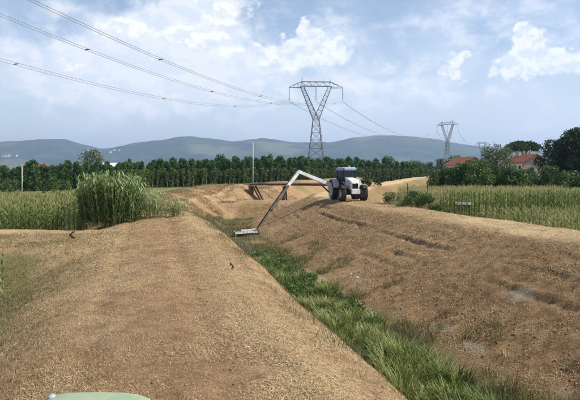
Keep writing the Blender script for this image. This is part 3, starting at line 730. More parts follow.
# ------------------------------------------------------------------ cane clumps
def cane_clump(name, c, rx, ry, n, h0, h1_, label, seed, wd=.055, nl=13, tone0=.3):
    rg = np.random.default_rng(seed); r = empty(name, (c[0], c[1], h1(c[0], c[1]) - .05)); tag(r, label, 'cane')
    d = rg.normal(size=(n, 2)); q = np.sqrt(rg.random(n))[:, None]; d = d / np.linalg.norm(d, axis=1)[:, None] * q
    B = np.stack([d[:, 0] * rx, d[:, 1] * ry, np.zeros(n)], -1)
    hh = (h0 + (h1_ - h0) * rg.random(n)) * (1 - .30 * (np.abs(d[:, 0]) ** 3)); az_ = np.arctan2(d[:, 1], d[:, 0]) + rg.normal(size=n) * .5
    le = .04 + .24 * q[:, 0] * rg.random(n); be = .05 + .22 * rg.random(n)
    st = [blades(B, az_, hh, np.full(n, .035), le, be, np.full(n, .5), 4, .4), blades(B, az_ + 1.57, hh, np.full(n, .03), le * 0, be * 0, np.full(n, .5), 2, .4)]
    V, Fq, Rn = st[0]; o = link('canes', npmesh('canes', V, Fq, 'cane_stem'), r); o['kind'] = 'stuff'
    parts = []
    for k in range(nl):
        t = .06 + .94 * (k + rg.random(n)) / nl; t = np.minimum(t, 1)
        a_ = le + be * t * .5
        P = B + np.stack([np.sin(a_) * np.cos(az_) * hh * t, np.sin(a_) * np.sin(az_) * hh * t, np.cos(a_) * hh * t], -1)
        parts.append(blades(P, k * 3.14 + az_ + rg.normal(size=n) * .7, (.42 + .25 * rg.random(n)) * (1.15 - .5 * t), np.full(n, wd), .35 + .5 * rg.random(n), .6 + .9 * rg.random(n), np.clip(tone0 + .40 * t + .2 * rg.normal(size=n), 0, 1), 3))  # leaves paler towards the top: bright leaf highlights put into their colour
    o = leafobj('leaves', parts, 'cane', r); o['kind'] = 'stuff'
    return r
c = atd(112, 228, 30.5)
cane_clump('giant_cane', (c.x, c.y), 1.5, .95, 420, 2.1, 3.0, 'large dense clump of giant cane standing on the bare ramp', 1, .075, 14, .36)
c = atd(153, 228, 31.5)
cane_clump('giant_cane', (c.x, c.y), .75, .7, 44, .9, 1.7, 'lower sparse canes on the right side of the large clump', 2, .05, 10, .5)
c = atd(175, 226, 32.5)
cane_clump('giant_cane', (c.x, c.y), .55, .5, 26, .6, 1.15, 'short pale dry canes at the far right end of the clump', 3, .045, 9, .62)
c = atd(84, 231, 30.8)
cane_clump('giant_cane', (c.x, c.y), .35, .4, 22, .9, 1.5, 'few thin canes between the maize and the large clump', 4, .045, 9, .4)

# ------------------------------------------------------------------ grass in the ditch, clippings, turf, clods
rg = np.random.default_rng(21)
def pick(n, s0, s1, p0, p1, pw=1.0):
    s = s0 + (s1 - s0) * rg.random(n) ** pw; p = p0 + (p1 - p0) * rg.random(n); x, y = xy(s, p); return s, p, x, y
parts = []
nc = 1500
s, p, x, y = pick(nc, 1, 36, 5.95, 8.5, 1.15)
edge_ = 7.9 + .55 * vn(x, y, 2.2, 3) * 2
ok = (p < edge_) & (fbm(x, y, 1.7, 6, 2) > -.14)
s, p, x, y = s[ok], p[ok], x[ok], y[ok]
for k in range(46):
    n = len(x); r_ = .20 * np.sqrt(rg.random(n)); a_ = rg.random(n) * 6.283
    bx, by = x + r_ * np.cos(a_), y + r_ * np.sin(a_); bz = H(bx, by) - .03
    size = (.30 + .70 * (fbm(x, y, 1.5, 2, 2) + .5)) * (.7 + .6 * np.abs(np.sin(x * 37.1 + y * 11.3))) * (1 - .45 * sst(s, 14, 34)) * (1 - .35 * sst(p, 7.6, 8.6))
    tone = np.clip(.45 + .8 * fbm(x, y, 1.3, 4, 2) + .2 * rg.normal(size=n) + .5 * (rg.random(n) < .05), 0, 1)
    parts.append(blades(np.stack([bx, by, bz], -1), a_, size * (.55 + .5 * rg.random(n)), np.full(n, .024) + .018 * rg.random(n), .10 + .25 * rg.random(n), .5 + 1.1 * rg.random(n), tone, 3))
tag(leafobj('ditch_grass', parts, 'grass'), 'tall green grass growing along the bottom of the ditch', 'grass', None, 'stuff')
rg2 = np.random.default_rng(77); ws_ = 18 + 18 * rg2.random(130); wp_ = 6.0 + 2.1 * rg2.random(130); wx_, wy_ = xy(ws_, wp_)
blobs = [(wx_[i], wy_[i], h1(wx_[i], wy_[i]) + .22, .22, .22, .26, rg2.random()) for i in range(130)]
Pw, Tw = blobpts(rg2, blobs, 9000); tag(leafobj('ditch_weeds', [cards(Pw, .05 * (.6 + .8 * rg2.random(len(Pw))), Tw, rg2, .5)], 'bushleaf'), 'leafy green weeds mixed into the ditch grass', 'weeds', None, 'stuff')
# ragged dry fringe along the ditch shoulder of the near bank
s, p, x, y = pick(16000, 4, 40, 2.7, 4.1); ok = rg.random(len(x)) < np.clip(.35 + 2.2 * fbm(x, y, 1.1, 3, 3), .03, 1); x, y = x[ok], y[ok]; n = len(x)
fr_ = [blades(np.stack([x, y, H(x, y) - .01], -1), rg.random(n) * 6.28, .08 + .16 * rg.random(n), np.full(n, .009), .3 + .7 * rg.random(n), .8 * rg.random(n), np.clip(.45 + .3 * rg.normal(size=n), 0, 1), 2)]
tag(leafobj('shoulder_fringe', fr_, 'turf'), 'ragged dry grass fringe along the ditch edge of the near bank', 'grass', None, 'stuff')
# short growth scattered on the lower slopes and far bed
parts = []
for (n, s0, s1, p0, p1, sz, thr) in ((9000, 3, 40, 8.2, 10.6, .16, .04), (9000, 3, 40, 7.3, 8.9, .26, -.1), (6000, 34, 62, 4.6, 8.8, .28, -.05), (26000, 38, 98, -4, 5.6, .17, -.06), (2600, 5, 40, 10, 15, .10, .12)):
    s, p, x, y = pick(n, s0, s1, p0, p1); ok = fbm(x, y, 1.8, 2, 3) > thr; x, y = x[ok], y[ok]; n = len(x)
    for k in range(3):
        bx, by = x + .04 * rg.normal(size=n), y + .04 * rg.normal(size=n)
        parts.append(blades(np.stack([bx, by, H(bx, by) - .01], -1), rg.random(n) * 6.28, sz * (.5 + rg.random(n)), np.full(n, .016), .2 + .5 * rg.random(n), .8 * rg.random(n), np.clip(.5 + .25 * rg.normal(size=n), 0, 1), 2))
tag(leafobj('slope_grass', parts, 'turf'), 'thin short grass regrowing on the mown slopes', 'grass', None, 'stuff')
# turf on the outer side of the near bank
parts = []
s, p, x, y = pick(70000, 4, 27, -7, -.8)
z = H(x, y); ok = rg.random(len(x)) < (.12 + .95 * sst(-p, 1.0, 3.6)) * (.25 + 1.1 * np.clip(fbm(x, y, 2.6, 3, 3) + .2, 0, 1)); x, y, z = x[ok], y[ok], z[ok]
for k in range(2):
    n = len(x); bx, by = x + .03 * rg.normal(size=n), y + .03 * rg.normal(size=n)
    parts.append(blades(np.stack([bx, by, H(bx, by) - .01], -1), rg.random(n) * 6.28, .05 + .09 * rg.random(n), np.full(n, .010), .3 + .7 * rg.random(n), .9 * rg.random(n), np.clip(.42 + .3 * rg.normal(size=n), 0, 1), 2))
tag(leafobj('bank_turf', parts, 'turf'), 'short olive turf on the left slope of the near bank', 'grass', None, 'stuff')
# dry clippings lying on the near bank
def litter(n, s0, s1, p0, p1, pw, ln, wd, dens=None):
    s, p, x, y = pick(n, s0, s1, p0, p1, pw)
    d_ = np.clip(.30 + 1.7 * fbm(x, y, .9, 1, 3) - .22 * np.exp(-((p - .35) / .8) ** 2) + (.9 * np.exp(-((p - 2.0) / .45) ** 2) if dens is None else dens), .04, 1)
    ok = rg.random(n) < d_; x, y = x[ok], y[ok]; n = len(x)
    a_ = rg.random(n) * 6.283 ; l_ = ln * (.4 + rg.random(n)); z0 = H(x, y) + .006; x1, y1 = x + np.cos(a_) * l_, y + np.sin(a_) * l_
    z1 = H(x1, y1) + .006 + rg.random(n) * .035; z0 = z0 + .012 * rg.random(n)
    wx, wy = -np.sin(a_) * wd / 2 * (.5 + rg.random(n)), np.cos(a_) * wd / 2 * (.5 + rg.random(n)); tl = .25 * rg.normal(size=n)
    V = np.stack([np.stack([x - wx, y - wy, z0], -1), np.stack([x + wx, y + wy, z0 + tl * wd], -1), np.stack([x1 + wx * .5, y1 + wy * .5, z1 + tl * wd], -1), np.stack([x1 - wx * .5, y1 - wy * .5, z1], -1)], 1).reshape(-1, 3)
    return V, np.arange(4 * n).reshape(n, 4), np.repeat(np.clip(.46 + .27 * rg.normal(size=n), 0, 1), 4)
parts = [litter(260000, 4.5, 30, -3.0, 3.6, 1.6, .045, .0048), litter(60000, 4.5, 20, 1.4, 3.5, 1.5, .062, .006), litter(30000, 16, 42, -3, 3.2, 1, .11, .014), litter(30000, 6, 45, 14.8, 18.8, 1, .12, .014, .2), litter(90000, 3, 40, 8.8, 15.2, 1, .075, .010, -.05)]
tag(leafobj('straw_litter', parts, 'straw'), 'dry mown grass clippings strewn over the banks', 'straw', None, 'stuff')
# cut stubble standing on both banks
parts = []
for n, s0, s1, p0, p1, pw, ln, wd in ((150000, 4.5, 24, -2.6, 3.6, 1.5, .035, .006), (40000, 20, 46, -3, 3.4, 1, .07, .014), (60000, 3, 34, 8.7, 11.5, 1.15, .04, .009), (150000, 3, 34, 11, 16, 1.15, .045, .009), (50000, 30, 56, 8.7, 18.6, 1, .08, .018), (50000, 40, 98, -4.5, 8, 1, .09, .022)):
    s, p, x, y = pick(n, s0, s1, p0, p1, pw); ok = rg.random(n) < np.clip(.55 + 1.6 * fbm(x, y, 1.4, 4, 3), .05, 1); x, y = x[ok], y[ok]; n = len(x)
    parts.append(blades(np.stack([x, y, H(x, y) - .008], -1), rg.random(n) * 6.28, ln * (.5 + 1.0 * rg.random(n)), np.full(n, wd), .2 + .8 * rg.random(n), .5 * rg.random(n), np.clip(.40 + .8 * fbm(x, y, 3.0, 5, 2) + .24 * rg.normal(size=n), 0, 1), 1, .5))
tag(leafobj('mown_stubble', parts, 'straw'), 'short dry cut stubble standing on the mown banks', 'stubble', None, 'stuff')
# earth clods on the far slope
def clodset(n, s0, s1, p0, p1, r0, r1, thr):
    s, p, x, y = pick(n, s0, s1, p0, p1); ok = fbm(x, y, 2.2, 5, 3) > thr; x, y = x[ok], y[ok]; n = len(x)
    ico = np.array([(0, 0, 1), (.9, 0, .3), (.28, .85, .35), (-.72, .53, .3), (-.72, -.53, .35), (.28, -.85, .3), (.72, .53, -.4), (-.28, .85, -.4), (-.9, 0, -.4), (-.28, -.85, -.4), (.72, -.53, -.4), (0, 0, -.9)])
    fc = np.array([(0, 1, 2), (0, 2, 3), (0, 3, 4), (0, 4, 5), (0, 5, 1), (1, 6, 2), (2, 6, 7), (2, 7, 3), (3, 7, 8), (3, 8, 4), (4, 8, 9), (4, 9, 5), (5, 9, 10), (5, 10, 1), (1, 10, 6)])
    r = r0 + (r1 - r0) * rg.random(n) ** 2.5
    V = ico[None] * (r[:, None, None]) * (1 + .28 * rg.normal(size=(n, 12, 1))) * np.array([1, 1, .7]) + np.stack([x, y, H(x, y) + r * .15], -1)[:, None, :]
    return V.reshape(-1, 3), (fc[None] + 12 * np.arange(n)[:, None, None]).reshape(-1, 3)
V1, F1 = clodset(15000, 2, 48, 8.9, 15.2, .008, .045, -.08)
tag(link('earth_clods', npmesh('earth_clods', V1, F1, 'clod')), 'loose dark earth clods strewn over the slope below the tractor', 'clods', None, 'stuff')
V1, F1 = clodset(1500, 5, 30, -3.2, 3.2, .008, .028, .0)
tag(link('earth_clods', npmesh('earth_clods', V1, F1, 'clod')), 'small earth crumbs on the top of the near bank', 'clods', None, 'stuff')

# ------------------------------------------------------------------ weeds behind the opposite bank
def weed_bush(px, d, hh, wd, n, mat, label, seed, heads=(), leaf=.09):
    x = (px - 290) / F * d; r = empty('weed_bush', (x, d, h1(x, d))); tag(r, label, 'bush')
    rg = np.random.default_rng(seed); mb = MB(); blobs = []
    for i in range(16):
        a = rg.random() * 6.3; q = wd * .5 * math.sqrt(rg.random()) * .8; zz = hh * (.15 + .7 * rg.random()) * (1 - .35 * q / wd * 2)
        cc_ = Vector((math.cos(a) * q, math.sin(a) * q * .8, zz)); blobs.append((*cc_, wd * .13, wd * .13, hh * .16, rg.random()))
        mb.tube([(cc_.x * .25, cc_.y * .25, -.1), (cc_.x * .7, cc_.y * .7, zz * .5), cc_], .018, 4, .006)
    for hx_, hz_ in heads: mb.tube([(hx_ * .4, 0, 0), (hx_, 0, hz_ * .6), (hx_ * 1.05, 0, hz_)], .035, 4, .022)
    mb.build('stems', 'bark', r)
    P, T = blobpts(rg, blobs, n); V, Fq, Rn = cards(P, leaf * (.6 + .8 * rg.random(len(P))), T, rg, .5)
    link('foliage', npmesh('foliage', V, Fq, mat, {'rnd': ('FLOAT', Rn)}), r)
    for hx_, hz_ in heads:
        m = MB(); m.tube([(hx_, 0, hz_ - .5), (hx_ * 1.02, 0, hz_ - .3), (hx_ * 1.05, .02, hz_ - .1), (hx_ * 1.06, 0, hz_ + .04)], [.03, .06, .05, .015], 6); m.build('seed_head', 'dryhead', r)
    return r
weed_bush(416, 42, 1.7, 2.9, 4200, 'bushleaf', 'dark weed bush with two brown seed heads behind the far bank', 1, ((-.62, 1.9), (.85, 2.0)), .055)
weed_bush(392, 44.5, 1.3, 1.7, 1500, 'willow', 'pale green weeds just left of the dark bush', 2, (), .05)
weed_bush(453, 38.8, .95, 1.6, 900, 'yellowbush', 'yellowish weeds left in front of the white trough', 5, (), .05)
weed_bush(476, 37.2, .95, 1.7, 900, 'yellowbush', 'yellowish weeds right in front of the white trough', 6, (), .05)
weed_bush(438, 40.5, 1.1, 1.5, 1300, 'bushleaf', 'low green weeds just right of the dark bush', 3, (), .05)
weed_bush(371, 88, 1.5, 3.4, 900, 'darkleaf', 'low dark shrub on the bank behind the tractor', 4, (), .13)

# ------------------------------------------------------------------ white box in the right field
c = atd(464, 203, 47.5); r = empty('water_trough', (c.x, c.y, 0), R(8)); tag(r, 'white raised water trough in the right field beyond the dark bush', 'trough')
m = MB(); m.box((0, 0, c.z - .06), (1.4, .6, .16), taper=1.05); m.build('basin', 'sheet', r, bevel=.02)
for sx in (-1, 1):
    for sy in (-1, 1):
        m = MB(); m.bar((sx * .6, sy * .24, -.05), (sx * .55, sy * .2, c.z - .12), .06); m.build('leg', 'steel', r)

# ------------------------------------------------------------------ pylons and lines
def pylon(name, loc, rz, label, hs=1.0, bw=.22, xs=1.0):
    r = empty(name, (loc[0], loc[1], 0), rz); r.scale = (xs, xs, hs); tag(r, label, 'pylon', 'lattice pylons of the power line')
    ZW, HW, BW = 22.6, 1.15, 3.7                     # waist height and half widths
    def leg(i, j, z):
        k = BW + (HW - BW) * z / ZW; return Vector((i * k, j * k, z))
    for i in (-1, 1):
        for j in (-1, 1):
            m = MB(); m.bar(leg(i, j, -.2), leg(i, j, ZW), bw, bw, bw * .85, bw * .85); m.box((i * BW, j * BW, .15), (.7, .7, .5)); m.build('leg', 'steel', r)
    zs = [0, 4.6, 8.6, 12.1, 15.2, 17.9, 20.4, ZW]
    m = MB()
    for a, b in zip(zs[:-1], zs[1:]):
        for f0, f1 in (((-1, -1), (1, -1)), ((1, -1), (1, 1)), ((1, 1), (-1, 1)), ((-1, 1), (-1, -1))):
            m.bar(leg(*f0, a), leg(*f1, b), bw * .5); m.bar(leg(*f1, a), leg(*f0, b), bw * .5); m.bar(leg(*f0, b), leg(*f1, b), bw * .5)
    m.build('body_bracing', 'steel', r)
    FX, ZB, ZT = 5.3, 35.0, 36.6                     # fork spread, beam bottom and top
    for i in (-1, 1):
        m = MB()
        def fp(u, v, t): return Vector((i * (HW * .9 * u + .0 + (FX + u * .65 - HW * .9 * u) * t), v * (HW + (.55 - HW) * t), ZW + (ZB - ZW) * t))
        for u in (-1, 1):
            for v in (-1, 1): m.bar(fp(u * .99, v, 0), fp(u, v, 1), bw * .8)
        for k in range(7):
            a, b = k / 7, (k + 1) / 7
            for v in (-1, 1):
                m.bar(fp(-1, v, a), fp(1, v, b), bw * .42)
                m.bar(fp(1, v, b), fp(-1, v, b), bw * .36)
            for u in (-1, 1): m.bar(fp(u, -1, a), fp(u, 1, b), bw * .42)
        m.build('fork_arm', 'steel', r)
        m = MB(); m.bar((i * FX, -.5, ZB), (i * FX, 0, 38.0), bw * .6); m.bar((i * FX, .5, ZB), (i * FX, 0, 38.0), bw * .6); m.build('peak', 'steel', r)
    m = MB(); TX = 10.15
    for v in (-.55, .55):
        m.bar((-FX, v, ZB), (FX, v, ZB), bw * .8); m.bar((-FX, v, ZT), (FX, v, ZT), bw * .8)
        for k in range(8):
            a, b = -FX + 2 * FX * k / 8, -FX + 2 * FX * (k + 1) / 8
            m.bar((a, v, ZB if k % 2 else ZT), (b, v, ZT if k % 2 else ZB), bw * .42)
        for i in (-1, 1):
            m.bar((i * FX, v, ZT), (i * TX, 0, ZB - .4), bw * .7); m.bar((i * FX, v, ZB - .6), (i * TX, 0, ZB - .55), bw * .7)
            for k in (.3, .6): m.bar((i * (FX + (TX - FX) * k), v * (1 - k), ZT - (ZT - ZB + .4) * k), (i * (FX + (TX - FX) * k), v * (1 - k), ZB - .6), bw * .36)
    for k in range(5): m.bar((-FX + 2 * FX * k / 4, -.55, ZT), (-FX + 2 * FX * k / 4, .55, ZT), bw * .4)
    m.build('crossarm', 'steel', r)
    for off, zt in ((-10.06, ZB - .5), (0, ZB), (10.06, ZB - .5)):
        pr = [(.06, zt)]; zb = 30.35; n = 12
        for k in range(n): z0 = zt - (zt - zb) * k / n; pr += [(.07, z0 - .05), (.19, z0 - .16), (.19, z0 - .2), (.07, z0 - .24)]
        m = MB(); m.lathe(pr + [(.05, zb - .35), (.001, zb - .35), (.001, zt)], 'z', 8, (off, 0, 0)); m.bar((off - .35, 0, zb - .3), (off + .35, 0, zb - .3), .12); m.build('insulator', 'insul', r)
    return r
P1, P2, P3 = Vector((9.75, 210, 0)), Vector((106, 377, 0)), Vector((223, 650, 0))
A1, A2, A3 = .05, -R(40), -R(30)
pylon('lattice_pylon', P1, A1, 'tall forked lattice pylon in the middle, rising above the plantation', 1.02)
pylon('lattice_pylon', P2, A2, 'smaller distant forked pylon right of the middle, above the trees', 1.0, .26, .74)
pylon('lattice_pylon', P3, A3, 'tiny farthest pylon top just left of the willow', 1.0, .3, .74)
def att(Pp, a, o, z=30.0): return Vector((Pp.x + math.cos(a) * o, Pp.y + math.sin(a) * o, z))
def line(A, B, sag, rad, gap, label, nsp, group):
    r = empty('power_line', A); tag(r, label, 'power line', group)
    d = Vector((B.x - A.x, B.y - A.y, 0)).normalized(); nn = Vector((d.y, -d.x, 0)); n = 60
    pt = lambda t: A + (B - A) * t - Vector((0, 0, 4 * sag * t * (1 - t)))
    for q in (-1, 1):
        m = MB(); m.tube([pt(i / n) - A + nn * q * gap / 2 + Vector((0, 0, -.24 * q)) for i in range(n + 1)], rad, 5); m.build('conductor', 'wire', r, True)
    for k in range(nsp):
        c = pt((k + .6) / nsp) - A; m = MB(); m.bar(c - nn * (gap / 2 + .06), c + nn * (gap / 2 + .06), .06, .10); m.box(c - nn * gap / 2 - Vector((0, 0, .04)), (.10, .10, .2)); m.build('spacer', 'black', r)
P0 = Vector((-54, -32, 0)); dd = (P1 - P0).normalized(); n0 = Vector((dd.y, -dd.x, 0))
for o, z0, sg, lb in ((10.06, 27.25, 10.16, 'highest pair of overhead wires crossing the upper left sky'), (0, 30.33, 10.4, 'middle pair of overhead wires crossing the left sky'), (-10.06, 28.21, 10.86, 'lowest pair of overhead wires crossing the left sky')):
    line(P0 + n0 * o + Vector((0, 0, z0)), att(P1, A1, o), sg, .028, .5, lb, 6, 'wires from the camera side to the middle pylon')
for o, lb in ((10.06, 'rightmost wires running from the middle pylon down to the second pylon'), (0, 'centre wires running from the middle pylon to the second pylon'), (-10.06, 'leftmost wires running from the middle pylon to the second pylon')):
    line(att(P1, A1, o), att(P2, A2, o * .74), 9.5, .045, .42, lb, 4, 'wires between the middle and second pylon')
for o, lb in ((10.06, 'rightmost faint wires from the second pylon to the farthest one'), (0, 'centre faint wires from the second pylon to the farthest one'), (-10.06, 'leftmost faint wires from the second pylon to the farthest one')):
    line(att(P2, A2, o * .74), att(P3, A3, o * .74), 9.5, .05, .42, lb, 3, 'wires between the second and farthest pylon')

# ------------------------------------------------------------------ poles
c = atd(22, 194, 98); r = empty('utility_pole', (c.x, c.y, 0)); tag(r, 'thin pale pole before the dark trees at far left', 'pole')
m = MB(); m.tube([(0, 0, -.1), (0, 0, 5.3)], .10, 8, .07); m.build('shaft', 'concrete', r, True)
m = MB(); m.bar((-.5, 0, 5.15), (.6, 0, 5.15), .08); m.build('cross_bar', 'concrete', r)
m = MB(); [m.tube([(q, 0, 5.18), (q, 0, 5.36)], .04, 6) for q in (-.42, .05, .52)]; m.build('insulators', 'insul', r)
c = atd(253, 184, 128); r = empty('utility_pole', (c.x, c.y, 0)); tag(r, 'tall thin pole rising above the trees left of the footbridge', 'pole')
m = MB(); m.tube([(0, 0, -.1), (0, 0, 6), (0, 0, 10.5)], [.13, .10, .07], 8); m.build('shaft', 'concrete', r, True)
m = MB(); m.bar((0, -.3, 10.2), (0, .3, 10.2), .07); m.build('cross_bar', 'steel', r)

# ------------------------------------------------------------------ farmhouses
def house(name, c, rz, Lx, Wy, eave, ridge, wallm, gablem, label, wins, door=None, chim=True, roofm='rooftile', over=.35):
    """ridge along local x; the gable end facing -x looks to the camera"""
    r = empty(name, (c[0], c[1], 0), rz); tag(r, label, 'house')
    t = .3
    for sy in (-1, 1): m = MB(); m.box((0, sy * (Wy / 2 - t / 2), eave / 2), (Lx - 2 * t, t, eave)); m.build('wall', wallm, r)
    for sx in (-1, 1):
        a = sx * Lx / 2; b = sx * (Lx / 2 - t); m = MB()
        ring = lambda x: [(x, -Wy / 2, 0), (x, Wy / 2, 0), (x, Wy / 2, eave), (x, 0, ridge), (x, -Wy / 2, eave)]
        m.loft([ring(b), ring(a)]); m.build('gable_wall', gablem, r)
    sl = math.atan2(ridge - eave, Wy / 2)
    rl = None
    for sy in (-1, 1):
        m = MB(); n = 14; k = over / math.cos(sl)
        p0 = Vector((0, sy * (Wy / 2 + over), eave - over * math.tan(sl) + .03)); p1 = Vector((0, 0, ridge + .03)); up = Vector((0, sy * math.sin(sl), math.cos(sl)))
        for x0, x1 in [(-Lx / 2 - over, Lx / 2 + over)]:
            v = []
            for x in (x0, x1):
                for p_ in (p0, p1): v += [Vector((x, p_.y, p_.z)), Vector((x, p_.y, p_.z)) + up * .18]
            m.add(v, [(0, 1, 3, 2), (4, 6, 7, 5), (0, 4, 5, 1), (2, 3, 7, 6), (1, 5, 7, 3), (0, 2, 6, 4)])
        nrib = int((Lx + 2 * over) / .32)
        for q in range(nrib):
            x = -Lx / 2 - over + .16 + q * .32
            m.bar(Vector((x, p0.y, p0.z)) + up * .2, Vector((x, p1.y, p1.z)) + up * .2, .12, .08)
        o = m.build('roof_slope', roofm, r); rl = rl or o
    if chim:
        m = MB(); m.box((Lx * .18, .5, ridge + .25), (.5, .5, 1.0)); m.box((Lx * .18, .5, ridge + .80), (.65, .65, .10)); m.build('chimney', 'plaster', r)
    for face, u, z, ww, hh in wins:                     # face: 'g' gable at -x, 'l' long wall at +y, 'r' long wall at -y
        def P_(du, dz, out):
            if face == 'g': return Vector((-Lx / 2 - out, u + du, z + dz))
            return Vector((u + du, (Wy / 2 + out) * (1 if face == 'l' else -1), z + dz))
        wdw = MB(); wdw.add([P_(-ww / 2, -hh / 2, .02), P_(ww / 2, -hh / 2, .02), P_(ww / 2, hh / 2, .02), P_(-ww / 2, hh / 2, .02)], [(0, 1, 2, 3)]); wo_ = wdw.build('window', 'glass', r)
        fr = MB()
        for e0, e1 in (((-1, -1), (1, -1)), ((1, -1), (1, 1)), ((1, 1), (-1, 1)), ((-1, 1), (-1, -1)), ((0, -1), (0, 1))):
            fr.bar(P_(e0[0] * ww / 2, e0[1] * hh / 2, .04), P_(e1[0] * ww / 2, e1[1] * hh / 2, .04), .09)
        fr.build('window_frame', 'shutter', wo_)
    return r
c = atd(535, 185, 124)
house('farmhouse', (c.x, c.y + 5.0), R(94) , 9.5, 6.0, 6.0, 7.7, 'plaster', 'stonewall', 'stone farmhouse with red tiled roof right of the willow',
      [('l', -3.4, 4.6, .9, 1.2), ('l', -1.2, 4.6, .9, 1.2), ('l', 2.0, 4.6, .9, 1.2), ('l', -3.4, 1.7, .9, 1.2), ('g', .9, 4.3, .8, 1.1), ('r', -3, 4.4, .9, 1.2)])
c = atd(471, 185, 138)
house('farmhouse', (c.x, c.y + 5.0), R(102), 9, 6.0, 5.6, 7.4, 'plaster', 'stonewall', 'farmhouse with long red roof half hidden behind the hedge left of the willow',
      [('l', -3.6, 4.0, .9, 1.2), ('l', 0, 4.0, .9, 1.2), ('g', 0, 3.8, .9, 1.2)], None, False)
c = atd(542, 182, 105); r = empty('brick_shed', (c.x, c.y, 0), R(10)); tag(r, 'small red brick shed beside the farmhouse gable', 'shed')
m = MB(); m.box((0, .9, 1.25), (1.9, 1.8, 2.5)); m.build('wall', 'brick', r)
m = MB(); m.bar((0, -.35, 2.62), (0, 2.1, 3.0), 2.3, .14); m.build('roof', 'rooftile', r)
m = MB(); m.box((.1, -.03, 1.0), (.8, .08, 1.9)); m.build('door', 'shutter', r)
# pale shed and pinkish house beyond the left trees
c = atd(109, 165, 175)
house('farm_shed', (c.x, c.y), R(4), 5.5, 5, 5.3, 6.3, 'plaster', 'plaster', 'pale roofed farm building glimpsed over the trees right of the lone tree', [('r', 0, 3, 1, 1)], None, False, 'sheet')
c = atd(37, 166, 135)
house('farmhouse', (c.x, c.y), R(75), 6, 5, 4.2, 5.6, 'brick', 'brick', 'pinkish brick house glimpsed through the dark trees at far left', [('g', 0, 3, .8, 1)], None, False)
# village on the hillside
def hill_at(px, py):
    for d in np.arange(4450, 6000, 12.):
        x = (px - 290) / F * d; zr = CZ - (py - HY) / F * d
        z = float(hillz(np.array([x]), np.array([d]))[0])
        if z >= zr: return x, d, z
    return x, d, z
for j, (px, py, wd, lb) in enumerate(((4, 157, 34, 'white village house on the hillside at the far left edge'), (9, 156.5, 22, 'smaller white house beside the leftmost hillside house'), (17, 156.5, 18, 'lone pale house on the hillside right of the leftmost ones'), (88, 151, 20, 'pale house on the hillside above the lone tree'),
                               (110, 153, 22, 'lower white house of the hillside village right of the lone tree'), (114, 151, 26, 'middle white house of the hillside village right of the lone tree'), (119, 151, 30, 'largest white house of the hillside village, on its right'))):
    x, d, z = hill_at(px, py); r = empty('village_house', (x, d, z - 6), .3 * j); tag(r, lb, 'house', 'white houses on the hillside')
    m = MB(); m.box((0, 0, 10), (wd, 18, 20)); m.build('wall', 'plaster', r)
    m = MB(); m.loft([[(sx * (wd / 2 + 1), -10, 20), (sx * (wd / 2 + 1), 10, 20), (sx * (wd / 2 + 1), 0, 25)] for sx in (-1, 1)]); m.build('roof', 'rooftile', r)

# ------------------------------------------------------------------ footbridge over the ditch
BS = 78.5
c0 = np.array(xy(BS, 4.6)); c1 = np.array(xy(BS, 15.6))
bz = 2.66
r = empty('footbridge', (c0[0], c0[1], 0), math.atan2(c1[1] - c0[1], c1[0] - c0[0])); BL = float(np.hypot(*(c1 - c0)))
tag(r, 'dark narrow footbridge on slanting legs crossing the ditch left of the tractor', 'bridge')
for sy in (-1, 1):
    m = MB(); m.box((BL / 2, sy * .55, bz - .30), (BL, .12, .20)); m.build('beam', 'bridgesteel', r, bevel=.01)
for k in range(int(BL / .30)):
    m = MB(); m.box((.15 + k * .30, 0, bz - .08), (.27, 1.5, .09)); m.build('plank', 'bridgewood', r)
def wz(lx, ly=0):
    q = r.matrix_basis @ Vector((lx, ly, 0)); return h1(q.x, q.y)
r.rotation_euler = r.rotation_euler
bpy.context.view_layer.update()
for lx0, lx1 in ((.4, 2.4), (4.9, 3.7), (4.7, 4.9)):
    for sy in (-1, 1):
        m = MB(); m.bar((lx0, sy * .5, bz - .47), (lx1, sy * .5, wz(lx1, sy * .5) - .2), .19, .18); m.build('leg', 'bridgewood', r)
for lx in (.0, BL):
    m = MB(); zz = min(wz(lx + .2), wz(lx - .2)) - .3; m.box((lx, 0, (bz - .47 + zz) / 2), (.28, 1.3, bz - .47 - zz)); m.build('abutment', 'bridgewood', r)

# ------------------------------------------------------------------ tractor with the long reach mower
TC = Vector((5.15, 49.2, 0)); TRZ = math.atan2(-math.cos(R(11)), math.sin(R(11)))    # local +x is forward, towards the camera and to the right
TC.z = h1(TC.x, TC.y) + .0
T = empty('tractor', TC, TRZ); tag(T, 'white and blue tractor with long mowing arm on the far bank', 'tractor')
def wheel(x, y, rad, wd, rimr):
    o = MB(); h = wd / 2
    o.lathe([(rimr, -h * .8), (rad * .82, -h), (rad * .95, -h * .9), (rad * .97, -h * .5), (rad * .97, h * .5), (rad * .95, h * .9), (rad * .82, h), (rimr, h * .8)], 'y', 30, (x, y, rad))
    for k in range(22):
        a = 2 * math.pi * k / 22
        for sg in (-1, 1):
            a2 = a + (.14 if sg > 0 else 0)
            p0 = Vector((x + math.cos(a2) * rad * .97, y + sg * .02, rad + math.sin(a2) * rad * .97)); p1 = Vector((x + math.cos(a2 + .22) * rad * .965, y + sg * h * .95, rad + math.sin(a2 + .22) * rad * .965))
            o.bar(p0, p1, .075, .07)
    tyre = o.build('tyre', 'rubber', None)
    m = MB(); m.lathe([(rimr * 1.01, -h * .78), (rimr * 1.01, h * .78), (rimr * .9, h * .72), (rimr * .78, h * .35), (.16, h * .2), (.16, h * .45), (.001, h * .45), (.001, -h * .45), (.16, -h * .45), (.16, -h * .2), (rimr * .78, -h * .35), (rimr * .9, -h * .72)], 'y', 24, (x, y, rad))
    rim = m.build('rim', 'rim', None, True)
    g = empty('wheel'); g.parent = T; tyre.parent = g; rim.parent = g
